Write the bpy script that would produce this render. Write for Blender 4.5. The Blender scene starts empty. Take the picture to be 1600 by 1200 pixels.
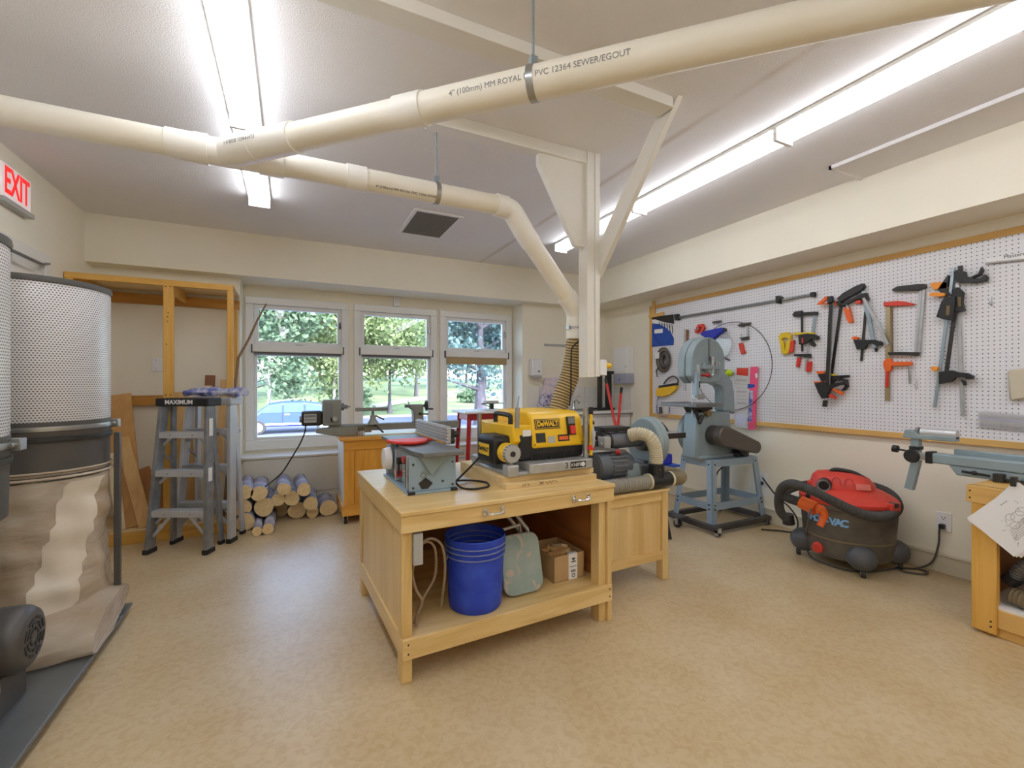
import bpy, bmesh, math, random
from mathutils import Vector, Matrix, Euler
SC = bpy.context.scene
COL = SC.collection
PI = math.pi
rnd = random.Random(7)

# ------------------------------------------------------------------ camera, sky, exposure
TH = math.radians(26.0)
EYE = 1.235
cam_d = bpy.data.cameras.new('camera'); cam = bpy.data.objects.new('camera', cam_d); COL.objects.link(cam)
cam.location = (0, 0, EYE); cam.rotation_euler = (math.radians(90), 0, -TH)
cam_d.sensor_width = 36.0; cam_d.lens = 36.0 * 705 / 1600; cam_d.clip_start = .02; cam_d.clip_end = 400
SC.camera = cam
SC.view_settings.view_transform = 'Standard'; SC.view_settings.look = 'None'
SC.view_settings.gamma = 1.0; SC.view_settings.use_curve_mapping = False
SC.view_settings.exposure = 1.38
world = bpy.data.worlds.new('world'); SC.world = world; world.use_nodes = True
_n = world.node_tree.nodes; _l = world.node_tree.links
_bg = _n['Background']; _sky = _n.new('ShaderNodeTexSky')
_sky.sky_type = 'NISHITA'; _sky.sun_disc = False; _sky.sun_elevation = math.radians(48); _sky.sun_rotation = math.radians(160)
_sky.air_density = 1.0; _sky.dust_density = 2.5; _sky.ozone_density = 1.2
_l.new(_sky.outputs[0], _bg.inputs[0]); _bg.inputs[1].default_value = 0.9
sun_d = bpy.data.lights.new('sun', 'SUN'); sun = bpy.data.objects.new('sun', sun_d); COL.objects.link(sun)
sun_d.energy = 1.5; sun_d.angle = math.radians(4); sun_d.color = (1, .96, .88)
sun.rotation_euler = (math.radians(42), 0, math.radians(-25))
LAMP = 4.2          # brightness of the fluorescent diffusers
try:
    SC.cycles.use_denoising = True; SC.cycles.max_bounces = 10; SC.cycles.diffuse_bounces = 6; SC.cycles.transparent_max_bounces = 16
    SC.cycles.sample_clamp_indirect = 8
except Exception: pass

# ------------------------------------------------------------------ geometry helpers
def V(*a): return Vector(a[0] if len(a) == 1 else a)
def seen(px, py):
    a = (px - 800) / 705; b = (600 - py) / 705; s, c = math.sin(TH), math.cos(TH)
    return Vector((s + c * a, c - s * a, b))
class MB:
    def __init__(self): self.v = []; self.f = []
    def add(self, vs, fs):
        n = len(self.v); self.v += [tuple(p) for p in vs]; self.f += [tuple(i + n for i in q) for q in fs]; return self
    def box(self, x0, x1, y0, y1, z0, z1, M=None):
        vs = [Vector((x, y, z)) for x in (x0, x1) for y in (y0, y1) for z in (z0, z1)]
        if M is not None: vs = [M @ p for p in vs]
        return self.add(vs, [(0, 1, 3, 2), (4, 6, 7, 5), (0, 4, 5, 1), (2, 3, 7, 6), (0, 2, 6, 4), (1, 5, 7, 3)])
    def bar(self, p0, p1, w, h, up=(0, 0, 1)):
        p0, p1 = V(p0), V(p1); d = (p1 - p0); L = d.length; d = d / L; u = V(up)
        s = d.cross(u)
        if s.length < 1e-4: u = Vector((0, 1, 0)); s = d.cross(u)
        s.normalize(); u = s.cross(d).normalized()
        M = Matrix((s, d, u)).transposed().to_4x4(); M.translation = p0
        return self.box(-w / 2, w / 2, 0, L, -h / 2, h / 2, M)
    def frame(self, p0, p1):
        d = (V(p1) - V(p0)).normalized(); a = Vector((0, 0, 1)) if abs(d.z) < .9 else Vector((1, 0, 0))
        s = a.cross(d).normalized(); return s, d.cross(s), d
    def cyl(self, p0, p1, r0, r1=None, n=20, cap=True):
        if r1 is None: r1 = r0
        p0, p1 = V(p0), V(p1); s, t, d = self.frame(p0, p1); vs = []
        for p, r in ((p0, r0), (p1, r1)):
            for i in range(n):
                a = 2 * PI * i / n; vs.append(p + s * math.cos(a) * r + t * math.sin(a) * r)
        fs = [(i, (i + 1) % n, n + (i + 1) % n, n + i) for i in range(n)]
        if cap: fs += [tuple(reversed(range(n))), tuple(range(n, 2 * n))]
        return self.add(vs, fs)
    def pipe(self, p0, p1, r, ri, n=24):
        p0, p1 = V(p0), V(p1); s, t, d = self.frame(p0, p1); vs = []
        for p, q in ((p0, r), (p1, r), (p1, ri), (p0, ri)):
            for i in range(n):
                a = 2 * PI * i / n; vs.append(p + s * math.cos(a) * q + t * math.sin(a) * q)
        fs = []
        for k in range(4):
            for i in range(n):
                j = (i + 1) % n; k2 = (k + 1) % 4; fs.append((k * n + i, k * n + j, k2 * n + j, k2 * n + i))
        return self.add(vs, fs)
    def tube(self, pts, r, n=8, closed=False, rib=None, ribn=2):
        P = [V(p) for p in pts]
        if rib:                                           # corrugated hose: resample evenly, alternate the radius
            seg = [0]
            for a, b in zip(P, P[1:]): seg.append(seg[-1] + (b - a).length)
            m = max(6, int(seg[-1] / rib * ribn)); Q = []; k = 0
            for i in range(m + 1):
                s = seg[-1] * i / m
                while k < len(seg) - 2 and seg[k + 1] < s: k += 1
                q = (s - seg[k]) / max(1e-9, seg[k + 1] - seg[k]); Q.append(P[k].lerp(P[k + 1], q))
            P = Q
        N = len(P); vs = []; T = []
        for i in range(N):
            a = P[(i - 1) % N] if (closed or i) else P[0]; b = P[(i + 1) % N] if (closed or i < N - 1) else P[-1]
            T.append((b - a).normalized())
        u = Vector((0, 0, 1)) if abs(T[0].z) < .9 else Vector((1, 0, 0)); u = (u - T[0] * u.dot(T[0])).normalized()
        for i in range(N):
            u = (u - T[i] * u.dot(T[i])).normalized(); w = T[i].cross(u)
            rr = r[i] if isinstance(r, (list, tuple)) else r
            if rib: rr = rr * (1.0 if i % ribn == 0 else .9)
            for j in range(n):
                a = 2 * PI * j / n; vs.append(P[i] + u * math.cos(a) * rr + w * math.sin(a) * rr)
        fs = []
        for i in range(N if closed else N - 1):
            k = (i + 1) % N
            for j in range(n): fs.append((i * n + j, i * n + (j + 1) % n, k * n + (j + 1) % n, k * n + j))
        if not closed: fs += [tuple(reversed(range(n))), tuple(range((N - 1) * n, N * n))]
        return self.add(vs, fs)
    def lathe(self, prof, n=32, c=(0, 0, 0), M=None, sq=1.0, ring=False):
        vs = []; fs = []; m = len(prof)
        for (r, z) in prof:
            for i in range(n):
                a = 2 * PI * i / n; p = Vector((math.cos(a) * r, math.sin(a) * r * sq, z))
                if M is not None: p = M @ p
                vs.append(p + V(c))
        for k in range(m - 1):
            for i in range(n): fs.append((k * n + i, k * n + (i + 1) % n, (k + 1) * n + (i + 1) % n, (k + 1) * n + i))
        if ring: fs += [((m - 1) * n + i, (m - 1) * n + (i + 1) % n, (i + 1) % n, i) for i in range(n)]
        if prof[0][0] > 1e-5 and not ring: fs.append(tuple(reversed(range(n))))
        if prof[-1][0] > 1e-5 and not ring: fs.append(tuple(range((m - 1) * n, m * n)))
        return self.add(vs, fs)
    def prism(self, poly, vec):
        P = [V(p) for p in poly]; e = V(vec); n = len(P)
        nrm = Vector((0, 0, 0))
        for i in range(n): nrm += P[i].cross(P[(i + 1) % n])
        if nrm.dot(e) > 0: P.reverse()
        return self.add(P + [p + e for p in P], [tuple(range(n)), tuple(reversed(range(n, 2 * n)))] +
                        [((i + 1) % n, i, n + i, n + (i + 1) % n) for i in range(n)])
    def ball(self, c, r, n=16, m=10, sc=(1, 1, 1)):
        c = V(c); prof = [(math.sin(PI * k / m) * r, -math.cos(PI * k / m) * r) for k in range(m + 1)]
        vs = []; fs = []
        for (q, z) in prof:
            for i in range(n):
                a = 2 * PI * i / n; vs.append(c + Vector((math.cos(a) * q * sc[0], math.sin(a) * q * sc[1], z * sc[2])))
        for k in range(m):
            for i in range(n): fs.append((k * n + i, k * n + (i + 1) % n, (k + 1) * n + (i + 1) % n, (k + 1) * n + i))
        return self.add(vs, fs)
    def ring(self, c, R, r, ax=(0, 0, 1), n=32, k=8):
        s, t, d = self.frame((0, 0, 0), ax); c = V(c)
        return self.tube([c + s * R * math.cos(2 * PI * i / n) + t * R * math.sin(2 * PI * i / n) for i in range(n)], r, k, closed=True)
    def loft(self, rows, closed=True, cap=True):
        n = len(rows[0]); vs = [p for r in rows for p in r]; fs = []
        for k in range(len(rows) - 1):
            for i in range(n if closed else n - 1): fs.append((k * n + i, k * n + (i + 1) % n, (k + 1) * n + (i + 1) % n, (k + 1) * n + i))
        if cap: fs += [tuple(reversed(range(n))), tuple(range((len(rows) - 1) * n, len(rows) * n))]
        return self.add(vs, fs)

def curve(pts, k=8, closed=False):
    P = [V(p) for p in pts]; N = len(P); out = []
    for i in range(N if closed else N - 1):
        if closed: a, b, c, d = P[i - 1], P[i], P[(i + 1) % N], P[(i + 2) % N]
        else: a, b, c, d = P[max(0, i - 1)], P[i], P[i + 1], P[min(N - 1, i + 2)]
        for j in range(k):
            t = j / k; out.append(.5 * ((2 * b) + (c - a) * t + (2 * a - 5 * b + 4 * c - d) * t * t + (3 * b - a - 3 * c + d) * t ** 3))
    if not closed: out.append(P[-1])
    return out
def rrect(w, h, r, n=5):
    out = []
    for cx, cy, a0 in ((w / 2 - r, h / 2 - r, 0), (-w / 2 + r, h / 2 - r, 90), (-w / 2 + r, -h / 2 + r, 180), (w / 2 - r, -h / 2 + r, 270)):
        for i in range(n + 1):
            a = math.radians(a0 + 90 * i / n); out.append((cx + r * math.cos(a), cy + r * math.sin(a)))
    return out

def link(o, parent=None):
    COL.objects.link(o)
    if parent is not None: o.parent = parent
    return o
def obj(name, mb, m, parent=None, bev=0, seg=2, smooth=True, world=False, ang=35):
    """one mesh object; world=True: the vertices are room coordinates"""
    vs = [Vector(p) for p in mb.v]; off = Vector((0, 0, 0))
    if parent is None and vs:
        xs = [p.x for p in vs]; ys = [p.y for p in vs]; zs = [p.z for p in vs]
        off = Vector(((min(xs) + max(xs)) / 2, (min(ys) + max(ys)) / 2, min(zs)))
        vs = [p - off for p in vs]
    elif world:
        q = parent; Mx = Matrix.Identity(4)
        while q is not None: Mx = q.matrix_basis @ Mx; q = q.parent
        Mi = Mx.inverted(); vs = [Mi @ p for p in vs]
    me = bpy.data.meshes.new(name); me.from_pydata(vs, [], mb.f); me.update()
    bm = bmesh.new(); bm.from_mesh(me); bmesh.ops.recalc_face_normals(bm, faces=bm.faces); bm.to_mesh(me); bm.free()
    if m is not None: me.materials.append(m)
    if smooth:
        me.polygons.foreach_set('use_smooth', [True] * len(me.polygons)); me.set_sharp_from_angle(angle=math.radians(ang))
    o = bpy.data.objects.new(name, me); link(o, parent)
    if parent is None: o.location = off
    if bev:
        b = o.modifiers.new('bevel', 'BEVEL'); b.width = bev; b.segments = seg; b.limit_method = 'ANGLE'; b.angle_limit = math.radians(40)
    return o
def thing(name, label, cat, loc=(0, 0, 0), rz=0, group=None):
    o = bpy.data.objects.new(name, None); link(o); o.empty_display_size = .1
    o.location = loc; o.rotation_euler = (0, 0, rz); return tag(o, label, cat, group)
def tag(o, label, cat, group=None):
    o['label'] = label; o['category'] = cat
    if group: o['group'] = group
    return o
def struct(o): o['kind'] = 'structure'; return o
def text(name, s, size, m, parent, org, right, up, ext=.0006, align='CENTER', sx=1.0, world=False, bold=0):
    cu = bpy.data.curves.new(name, 'FONT'); cu.body = s; cu.size = size; cu.extrude = ext; cu.align_x = align; cu.align_y = 'CENTER'
    cu.offset = bold; cu.resolution_u = 3
    t = bpy.data.objects.new(name, cu); COL.objects.link(t)
    me = bpy.data.meshes.new_from_object(t); COL.objects.unlink(t); bpy.data.objects.remove(t); bpy.data.curves.remove(cu)
    r = V(right).normalized(); u = V(up); u = (u - r * u.dot(r)).normalized(); n = r.cross(u)
    M = Matrix((r, u, n)).transposed().to_4x4(); M.translation = V(org)
    M = M @ Matrix.Diagonal((sx, 1, 1, 1))
    if world:
        q = parent; Mx = Matrix.Identity(4)
        while q is not None: Mx = q.matrix_basis @ Mx; q = q.parent
        M = Mx.inverted() @ M
    me.transform(M); me.materials.clear(); me.materials.append(m); me.name = name
    return link(bpy.data.objects.new(name, me), parent)

# ------------------------------------------------------------------ materials (all procedural)
def lin(c): return tuple((x / 255 / 12.92) if x / 255 <= .04045 else ((x / 255 + .055) / 1.055) ** 2.4 for x in c)
def M(name, rgb, rough=.5, metal=0, var=.08, vs=6, st=(1, 1, 1), bump=0, bs=60, spec=.5, emit=0, coat=0, rgb2=None, detail=4, contrast=(.3, .7)):
    m = bpy.data.materials.new(name); m.use_nodes = True; nt = m.node_tree; N = nt.nodes; L = nt.links; b = N['Principled BSDF']
    c = lin(rgb); b.inputs['Roughness'].default_value = rough; b.inputs['Metallic'].default_value = metal
    b.inputs['Specular IOR Level'].default_value = spec
    if coat: b.inputs['Coat Weight'].default_value = coat; b.inputs['Coat Roughness'].default_value = .15
    tc = N.new('ShaderNodeTexCoord'); mp = N.new('ShaderNodeMapping'); mp.inputs['Scale'].default_value = st
    L.new(tc.outputs['Object'], mp.inputs[0])
    nz = N.new('ShaderNodeTexNoise'); nz.inputs['Scale'].default_value = vs; nz.inputs['Detail'].default_value = detail; L.new(mp.outputs[0], nz.inputs[0])
    rp = N.new('ShaderNodeValToRGB'); L.new(nz.outputs[0], rp.inputs[0])
    c2 = lin(rgb2) if rgb2 else tuple(x * (1 + var) for x in c); c1 = c if rgb2 else tuple(x * (1 - var) for x in c)
    rp.color_ramp.elements[0].position, rp.color_ramp.elements[1].position = contrast
    rp.color_ramp.elements[0].color = (*c1, 1); rp.color_ramp.elements[1].color = (*c2, 1)
    L.new(rp.outputs[0], b.inputs['Base Color'])
    if bump:
        n2 = N.new('ShaderNodeTexNoise'); n2.inputs['Scale'].default_value = bs; n2.inputs['Detail'].default_value = 3; L.new(mp.outputs[0], n2.inputs[0])
        bp = N.new('ShaderNodeBump'); bp.inputs['Strength'].default_value = bump; bp.inputs['Distance'].default_value = .01
        L.new(n2.outputs[0], bp.inputs['Height']); L.new(bp.outputs[0], b.inputs['Normal'])
    if emit: b.inputs['Emission Color'].default_value = (*c, 1); b.inputs['Emission Strength'].default_value = emit
    m['b'] = 1; return m
def wood(name, a, b, c=None, axis='x', rough=.5, sc=1.0, coat=.0):
    """long-grained timber; the grain runs along axis"""
    m = bpy.data.materials.new(name); m.use_nodes = True; nt = m.node_tree; N = nt.nodes; L = nt.links; p = N['Principled BSDF']
    st = {'x': (1.2, 14, 14), 'y': (14, 1.2, 14), 'z': (14, 14, 1.2)}[axis]
    tc = N.new('ShaderNodeTexCoord'); mp = N.new('ShaderNodeMapping'); mp.inputs['Scale'].default_value = tuple(x * sc for x in st); L.new(tc.outputs['Object'], mp.inputs[0])
    oi = N.new('ShaderNodeObjectInfo'); L.new(oi.outputs['Random'], mp.inputs['Location'])
    n1 = N.new('ShaderNodeTexNoise'); n1.inputs['Scale'].default_value = 1.6; n1.inputs['Detail'].default_value = 6; n1.inputs['Distortion'].default_value = .9; L.new(mp.outputs[0], n1.inputs[0])
    rp = N.new('ShaderNodeValToRGB'); L.new(n1.outputs[0], rp.inputs[0]); e = rp.color_ramp.elements
    e[0].position = .3; e[0].color = (*lin(a), 1); e[1].position = .72; e[1].color = (*lin(b), 1)
    if c: k = e.new(.5); k.color = (*lin(c), 1)
    L.new(rp.outputs[0], p.inputs['Base Color']); p.inputs['Roughness'].default_value = rough
    if coat: p.inputs['Coat Weight'].default_value = coat; p.inputs['Coat Roughness'].default_value = .2
    bp = N.new('ShaderNodeBump'); bp.inputs['Strength'].default_value = .12; bp.inputs['Distance'].default_value = .004
    L.new(n1.outputs[0], bp.inputs['Height']); L.new(bp.outputs[0], p.inputs['Normal'])
    return m
def nodes(m): return m.node_tree.nodes, m.node_tree.links, m.node_tree.nodes['Principled BSDF']
def math_node(N, L, op, a, b=None):
    n = N.new('ShaderNodeMath'); n.operation = op
    for i, x in enumerate((a, b)):
        if x is None: continue
        if isinstance(x, (int, float)): n.inputs[i].default_value = x
        else: L.new(x, n.inputs[i])
    return n.outputs[0]
m_wall = M('wall_paint', (240, 234, 217), .72, var=.02, vs=2, bump=.06, bs=180)
m_sill = M('sill_paint', (222, 218, 205), .5, var=.02)
m_white = M('white_paint', (232, 230, 224), .45, var=.02, vs=3)
m_vinyl = M('white_vinyl', (234, 234, 232), .35, var=.01)
m_base = M('baseboard_paint', (222, 215, 196), .5, var=.02)
def ceiling_mat():
    m = M('ceiling_stipple', (234, 232, 233), .85, var=.02, vs=1.2, bump=.25, bs=150); N, L, b = nodes(m)
    # an old brown water line along the joint of the boards
    tc = N['Texture Coordinate']; sx = N.new('ShaderNodeSeparateXYZ'); L.new(tc.outputs['Object'], sx.inputs[0])
    wn = N.new('ShaderNodeTexNoise'); wn.inputs['Scale'].default_value = 3.0; L.new(tc.outputs['Object'], wn.inputs[0])
    dx = math_node(N, L, 'ABSOLUTE', math_node(N, L, 'SUBTRACT', sx.outputs[0], 1.935 - 1.1615))
    k = math_node(N, L, 'MULTIPLY', math_node(N, L, 'SUBTRACT', .034, dx), 22.0)
    k = math_node(N, L, 'MULTIPLY', math_node(N, L, 'MAXIMUM', math_node(N, L, 'MINIMUM', k, 1.0), 0.0), math_node(N, L, 'SUBTRACT', math_node(N, L, 'MULTIPLY', wn.outputs[0], 1.6), .32))
    mx = N.new('ShaderNodeMix'); mx.data_type = 'RGBA'; L.new(k, mx.inputs[0]); L.new(N['Color Ramp'].outputs[0], mx.inputs[6]); mx.inputs[7].default_value = (*lin((172, 148, 112)), 1)
    L.new(mx.outputs[2], b.inputs['Base Color']); return m
m_ceil = ceiling_mat()
def floor_mat():
    m = M('linoleum', (194, 168, 124), .34, vs=2.6, rgb2=(208, 188, 152), detail=8, contrast=(.34, .66), spec=.5); N, L, b = nodes(m)
    tc = N['Texture Coordinate']; n2 = N.new('ShaderNodeTexNoise'); n2.inputs['Scale'].default_value = 34; n2.inputs['Detail'].default_value = 9; n2.inputs['Distortion'].default_value = .8
    L.new(tc.outputs['Object'], n2.inputs[0]); rp = N.new('ShaderNodeValToRGB'); L.new(n2.outputs[0], rp.inputs[0])
    rp.color_ramp.elements[0].position = .36; rp.color_ramp.elements[0].color = (*lin((178, 148, 102)), 1); rp.color_ramp.elements[1].position = .58; rp.color_ramp.elements[1].color = (*lin((216, 200, 168)), 1)
    mx = N.new('ShaderNodeMix'); mx.data_type = 'RGBA'; mx.inputs[0].default_value = .42; L.new(N['Color Ramp'].outputs[0], mx.inputs[6]); L.new(rp.outputs[0], mx.inputs[7]); L.new(mx.outputs[2], b.inputs['Base Color']); mx.inputs[0].default_value = .26
    r = N.new('ShaderNodeMapRange'); L.new(n2.outputs[0], r.inputs[0]); r.inputs[3].default_value = .27; r.inputs[4].default_value = .46; L.new(r.outputs[0], b.inputs['Roughness'])
    return m
m_floor = floor_mat()
# timber
m_birch = wood('varnished_birch', (214, 178, 112), (234, 206, 148), (226, 193, 130), 'x', .38, coat=.25)
m_birchz = wood('varnished_birch_upright', (212, 176, 110), (232, 202, 144), (223, 190, 127), 'z', .38, coat=.25)
m_birchy = wood('varnished_birch_side', (214, 178, 112), (234, 206, 148), (226, 193, 130), 'y', .38, coat=.25)
m_ply = wood('birch_plywood', (214, 178, 114), (234, 206, 150), None, 'z', .4, .5, .2)
m_fir = wood('fir_plywood', (140, 86, 40), (186, 124, 66), (166, 106, 52), 'y', .45, .6)
m_darkply = wood('brown_plywood', (118, 76, 42), (150, 100, 58), None, 'x', .5, .5)
m_honey = wood('honey_pine', (206, 140, 48), (232, 172, 78), (222, 158, 62), 'z', .35, .8, .3)
m_honeyx = wood('honey_pine_rail', (206, 140, 48), (232, 172, 78), (222, 158, 62), 'x', .35, .8, .3)
m_stud = wood('stud_pine', (206, 154, 66), (232, 184, 98), (222, 170, 80), 'z', .5)
m_studx = wood('stud_pine_beam', (206, 154, 66), (232, 184, 98), (222, 170, 80), 'x', .5)
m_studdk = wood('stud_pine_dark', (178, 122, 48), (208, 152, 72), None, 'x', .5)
m_frame = wood('board_frame_pine', (210, 166, 92), (226, 184, 112), None, 'y', .5)
m_plyedge = M('plywood_edge', (224, 196, 142), .6, var=.18, vs=3, st=(1, 1, 60))
m_plytop = wood('raw_plywood', (222, 192, 136), (238, 214, 164), None, 'x', .6, .5)
boards = [wood('board_%d' % i, a, b, None, 'z', .55, .7) for i, (a, b) in enumerate([((196, 146, 84), (214, 168, 104)), ((208, 162, 100), (226, 186, 126)), ((168, 112, 58), (186, 130, 74)), ((224, 202, 164), (236, 218, 184)), ((126, 76, 46), (146, 94, 60)), ((188, 132, 66), (206, 152, 84))])]
# metals and plastics
m_alu = M('aluminium', (184, 186, 188), .4, .5, var=.12, vs=18)
m_alud = M('weathered_aluminium', (140, 142, 144), .45, .5, var=.2, vs=14)
m_alup = M('pale_aluminium', (206, 208, 212), .4, .55, var=.06, vs=10)
m_chrome = M('chrome', (214, 216, 220), .18, 1, var=.03)
m_steel = M('bright_steel', (176, 178, 180), .3, .9, var=.1, vs=20)
m_zinc = M('zinc', (160, 176, 186), .35, .6, var=.1, vs=20)
m_iron = M('cast_iron', (122, 124, 126), .42, .45, var=.12, vs=30)
m_dark = M('dark_metal', (58, 57, 55), .45, .4, var=.15, vs=20)
m_black = M('black_plastic', (34, 34, 36), .45, var=.15, vs=20)
m_rubber = M('black_rubber', (40, 40, 41), .7, var=.12, vs=20)
m_grey = M('grey_plastic', (120, 122, 124), .5, var=.08)
m_delta = M('blue_grey_enamel', (142, 158, 164), .4, .1, var=.07, vs=9, coat=.15)
m_deltal = M('light_blue_grey_enamel', (150, 172, 188), .42, .1, var=.06, vs=9)
m_stand = M('stand_enamel', (150, 168, 182), .45, .1, var=.06, vs=7)
m_lathe = M('lathe_enamel', (134, 136, 128), .45, .15, var=.08, vs=12)
m_dust = M('dust_collector_grey', (92, 90, 88), .45, .3, var=.1, vs=9)
m_basepl = M('base_plate_grey', (112, 116, 118), .42, .3, var=.1, vs=7)
m_yel = M('tool_yellow', (244, 196, 22), .38, var=.05, vs=8, coat=.1)
m_yel2 = M('clamp_yellow', (222, 190, 34), .45, var=.08)
m_red = M('red_plastic', (214, 52, 42), .45, var=.08)
m_redp = M('red_paint', (176, 34, 40), .4, var=.1, coat=.2)
m_coral = M('vacuum_red', (214, 66, 52), .5, var=.08, vs=9)
m_orange = M('orange_plastic', (234, 104, 36), .45, var=.08)
m_orangel = M('amber_plastic', (240, 152, 44), .45, var=.06)
m_blue = M('bucket_blue', (30, 62, 190), .5, vs=10, rgb2=(54, 92, 214), detail=10, contrast=(.4, .85))
m_blue2 = M('royal_blue', (38, 52, 178), .5, var=.12)
m_blued = M('deep_blue', (34, 78, 176), .5, var=.1)
m_paper = M('paper', (238, 238, 240), .7, var=.01)
m_ink = M('ink', (46, 46, 50), .8, var=.05)
m_inkgrey = M('grey_ink', (132, 132, 136), .8, var=.05)
m_pvc = M('pvc_pipe', (236, 230, 214), .42, vs=4, rgb2=(242, 239, 230), detail=6, bump=0)
m_pvcw = M('white_pvc_fitting', (242, 240, 234), .35, var=.02)
m_hose = M('tan_hose', (206, 184, 132), .5, var=.08, vs=14)
m_hosed = M('hose_wire', (112, 92, 56), .5, var=.1)
m_hosec = M('cream_hose', (206, 196, 168), .5, var=.08, vs=14)
m_hoseg = M('grey_hose', (150, 146, 136), .5, var=.08, vs=14)
m_hoseb = M('brown_hose', (128, 114, 88), .55, var=.1, vs=14)
m_vhose = M('vacuum_hose', (64, 62, 60), .6, var=.12, vs=18)
m_tank = M('dusty_tank', (74, 70, 66), .7, vs=7, rgb2=(110, 102, 92), detail=8)
m_card = M('cardboard', (190, 158, 112), .75, var=.06, vs=9)
m_canvas = M('canvas', (206, 196, 176), .85, var=.05, bump=.3, bs=300)
m_cord = M('tan_cord', (150, 128, 104), .6, var=.08)
m_bcord = M('black_cord', (44, 42, 42), .6, var=.08)
m_gcord = M('grey_cord', (88, 84, 80), .6, var=.08)
m_bark = M('bark', (120, 112, 122), .85, vs=9, st=(1, 1, 1), rgb2=(190, 190, 206), bump=.6, bs=40)
m_sawn = M('sawn_end', (230, 202, 150), .7, var=.1, vs=30)
m_rag = M('blue_rag', (96, 106, 178), .85, vs=16, rgb2=(206, 208, 226), contrast=(.4, .62), bump=.4, bs=50)
m_beige = M('blind_fabric', (176, 152, 112), .8, var=.04)
m_greyw = M('grey_wallplate', (176, 176, 174), .4, var=.03)
m_disp = M('dispenser_white', (234, 234, 236), .35, var=.01)
m_dispb = M('dispenser_grey', (168, 170, 190), .3, var=.03)
m_tennis = M('tennis_felt', (196, 226, 50), .9, var=.08, vs=40, bump=.4, bs=200)
m_pink = M('pink_card', (240, 84, 128), .5, var=.04)
m_conc = M('asphalt', (78, 86, 108), .9, var=.12, vs=.6, detail=8)
m_grass = M('lawn', (74, 94, 58), .9, vs=.5, rgb2=(116, 132, 88), detail=9)
m_path = M('sand_path', (150, 142, 126), .9, var=.08, vs=.8)
m_trunk = M('trunk_bark', (56, 54, 62), .9, vs=4, st=(1, 1, .25), rgb2=(88, 84, 92), bump=.8, bs=8)
m_birchbark = M('pale_bark', (186, 182, 174), .85, vs=5, rgb2=(110, 106, 102), contrast=(.5, .75))
m_stone = M('field_stone', (150, 148, 150), .9, var=.2, vs=3, bump=.6, bs=6)
m_car = M('car_blue', (36, 62, 168), .4, .0, var=.03, coat=.1)
m_cargl = M('car_glass', (70, 92, 150), .2, 0, var=.1, spec=.5)
def leaf(name, a, b):
    m = M(name, a, .7, vs=1.1, rgb2=b, detail=3, contrast=(.35, .65)); N, L, p = nodes(m)
    tr = N.new('ShaderNodeBsdfTranslucent'); L.new(N['Color Ramp'].outputs[0], tr.inputs[0]); mx = N.new('ShaderNodeMixShader'); mx.inputs[0].default_value = .35
    L.new(p.outputs[0], mx.inputs[1]); L.new(tr.outputs[0], mx.inputs[2]); L.new(mx.outputs[0], N['Material Output'].inputs[0]); return m
m_leafs = [leaf('leaf_spring', (104, 126, 78), (148, 164, 118)), leaf('leaf_mid', (74, 104, 80), (118, 142, 112)), leaf('leaf_blue', (58, 86, 88), (94, 120, 118)), leaf('leaf_dark', (46, 68, 70), (78, 100, 96))]
def glass_mat(name, tint=(1, 1, 1), refl=.5, haze=0):
    m = bpy.data.materials.new(name); m.use_nodes = True; N = m.node_tree.nodes; L = m.node_tree.links; N.remove(N['Principled BSDF'])
    t = N.new('ShaderNodeBsdfTransparent'); t.inputs[0].default_value = (*tint, 1); g = N.new('ShaderNodeBsdfGlossy'); g.inputs['Roughness'].default_value = .02
    fr = N.new('ShaderNodeFresnel'); fr.inputs[0].default_value = 1.45; k = math_node(N, L, 'MULTIPLY', fr.outputs[0], refl)
    mx = N.new('ShaderNodeMixShader'); L.new(k, mx.inputs[0]); L.new(t.outputs[0], mx.inputs[1]); L.new(g.outputs[0], mx.inputs[2]); out = mx.outputs[0]
    if haze:
        df = N.new('ShaderNodeBsdfDiffuse'); df.inputs[0].default_value = (.8, .8, .82, 1); m2 = N.new('ShaderNodeMixShader'); m2.inputs[0].default_value = haze
        L.new(out, m2.inputs[1]); L.new(df.outputs[0], m2.inputs[2]); out = m2.outputs[0]
    L.new(out, N['Material Output'].inputs[0]); return m
m_glass = glass_mat('window_glass', (.97, .99, 1), .8)
m_shield = glass_mat('clear_visor', (.95, .96, .97), 1.0, .16)
m_acrylic = glass_mat('clear_ruler', (.97, .97, .99), 1.0, .42)
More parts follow.
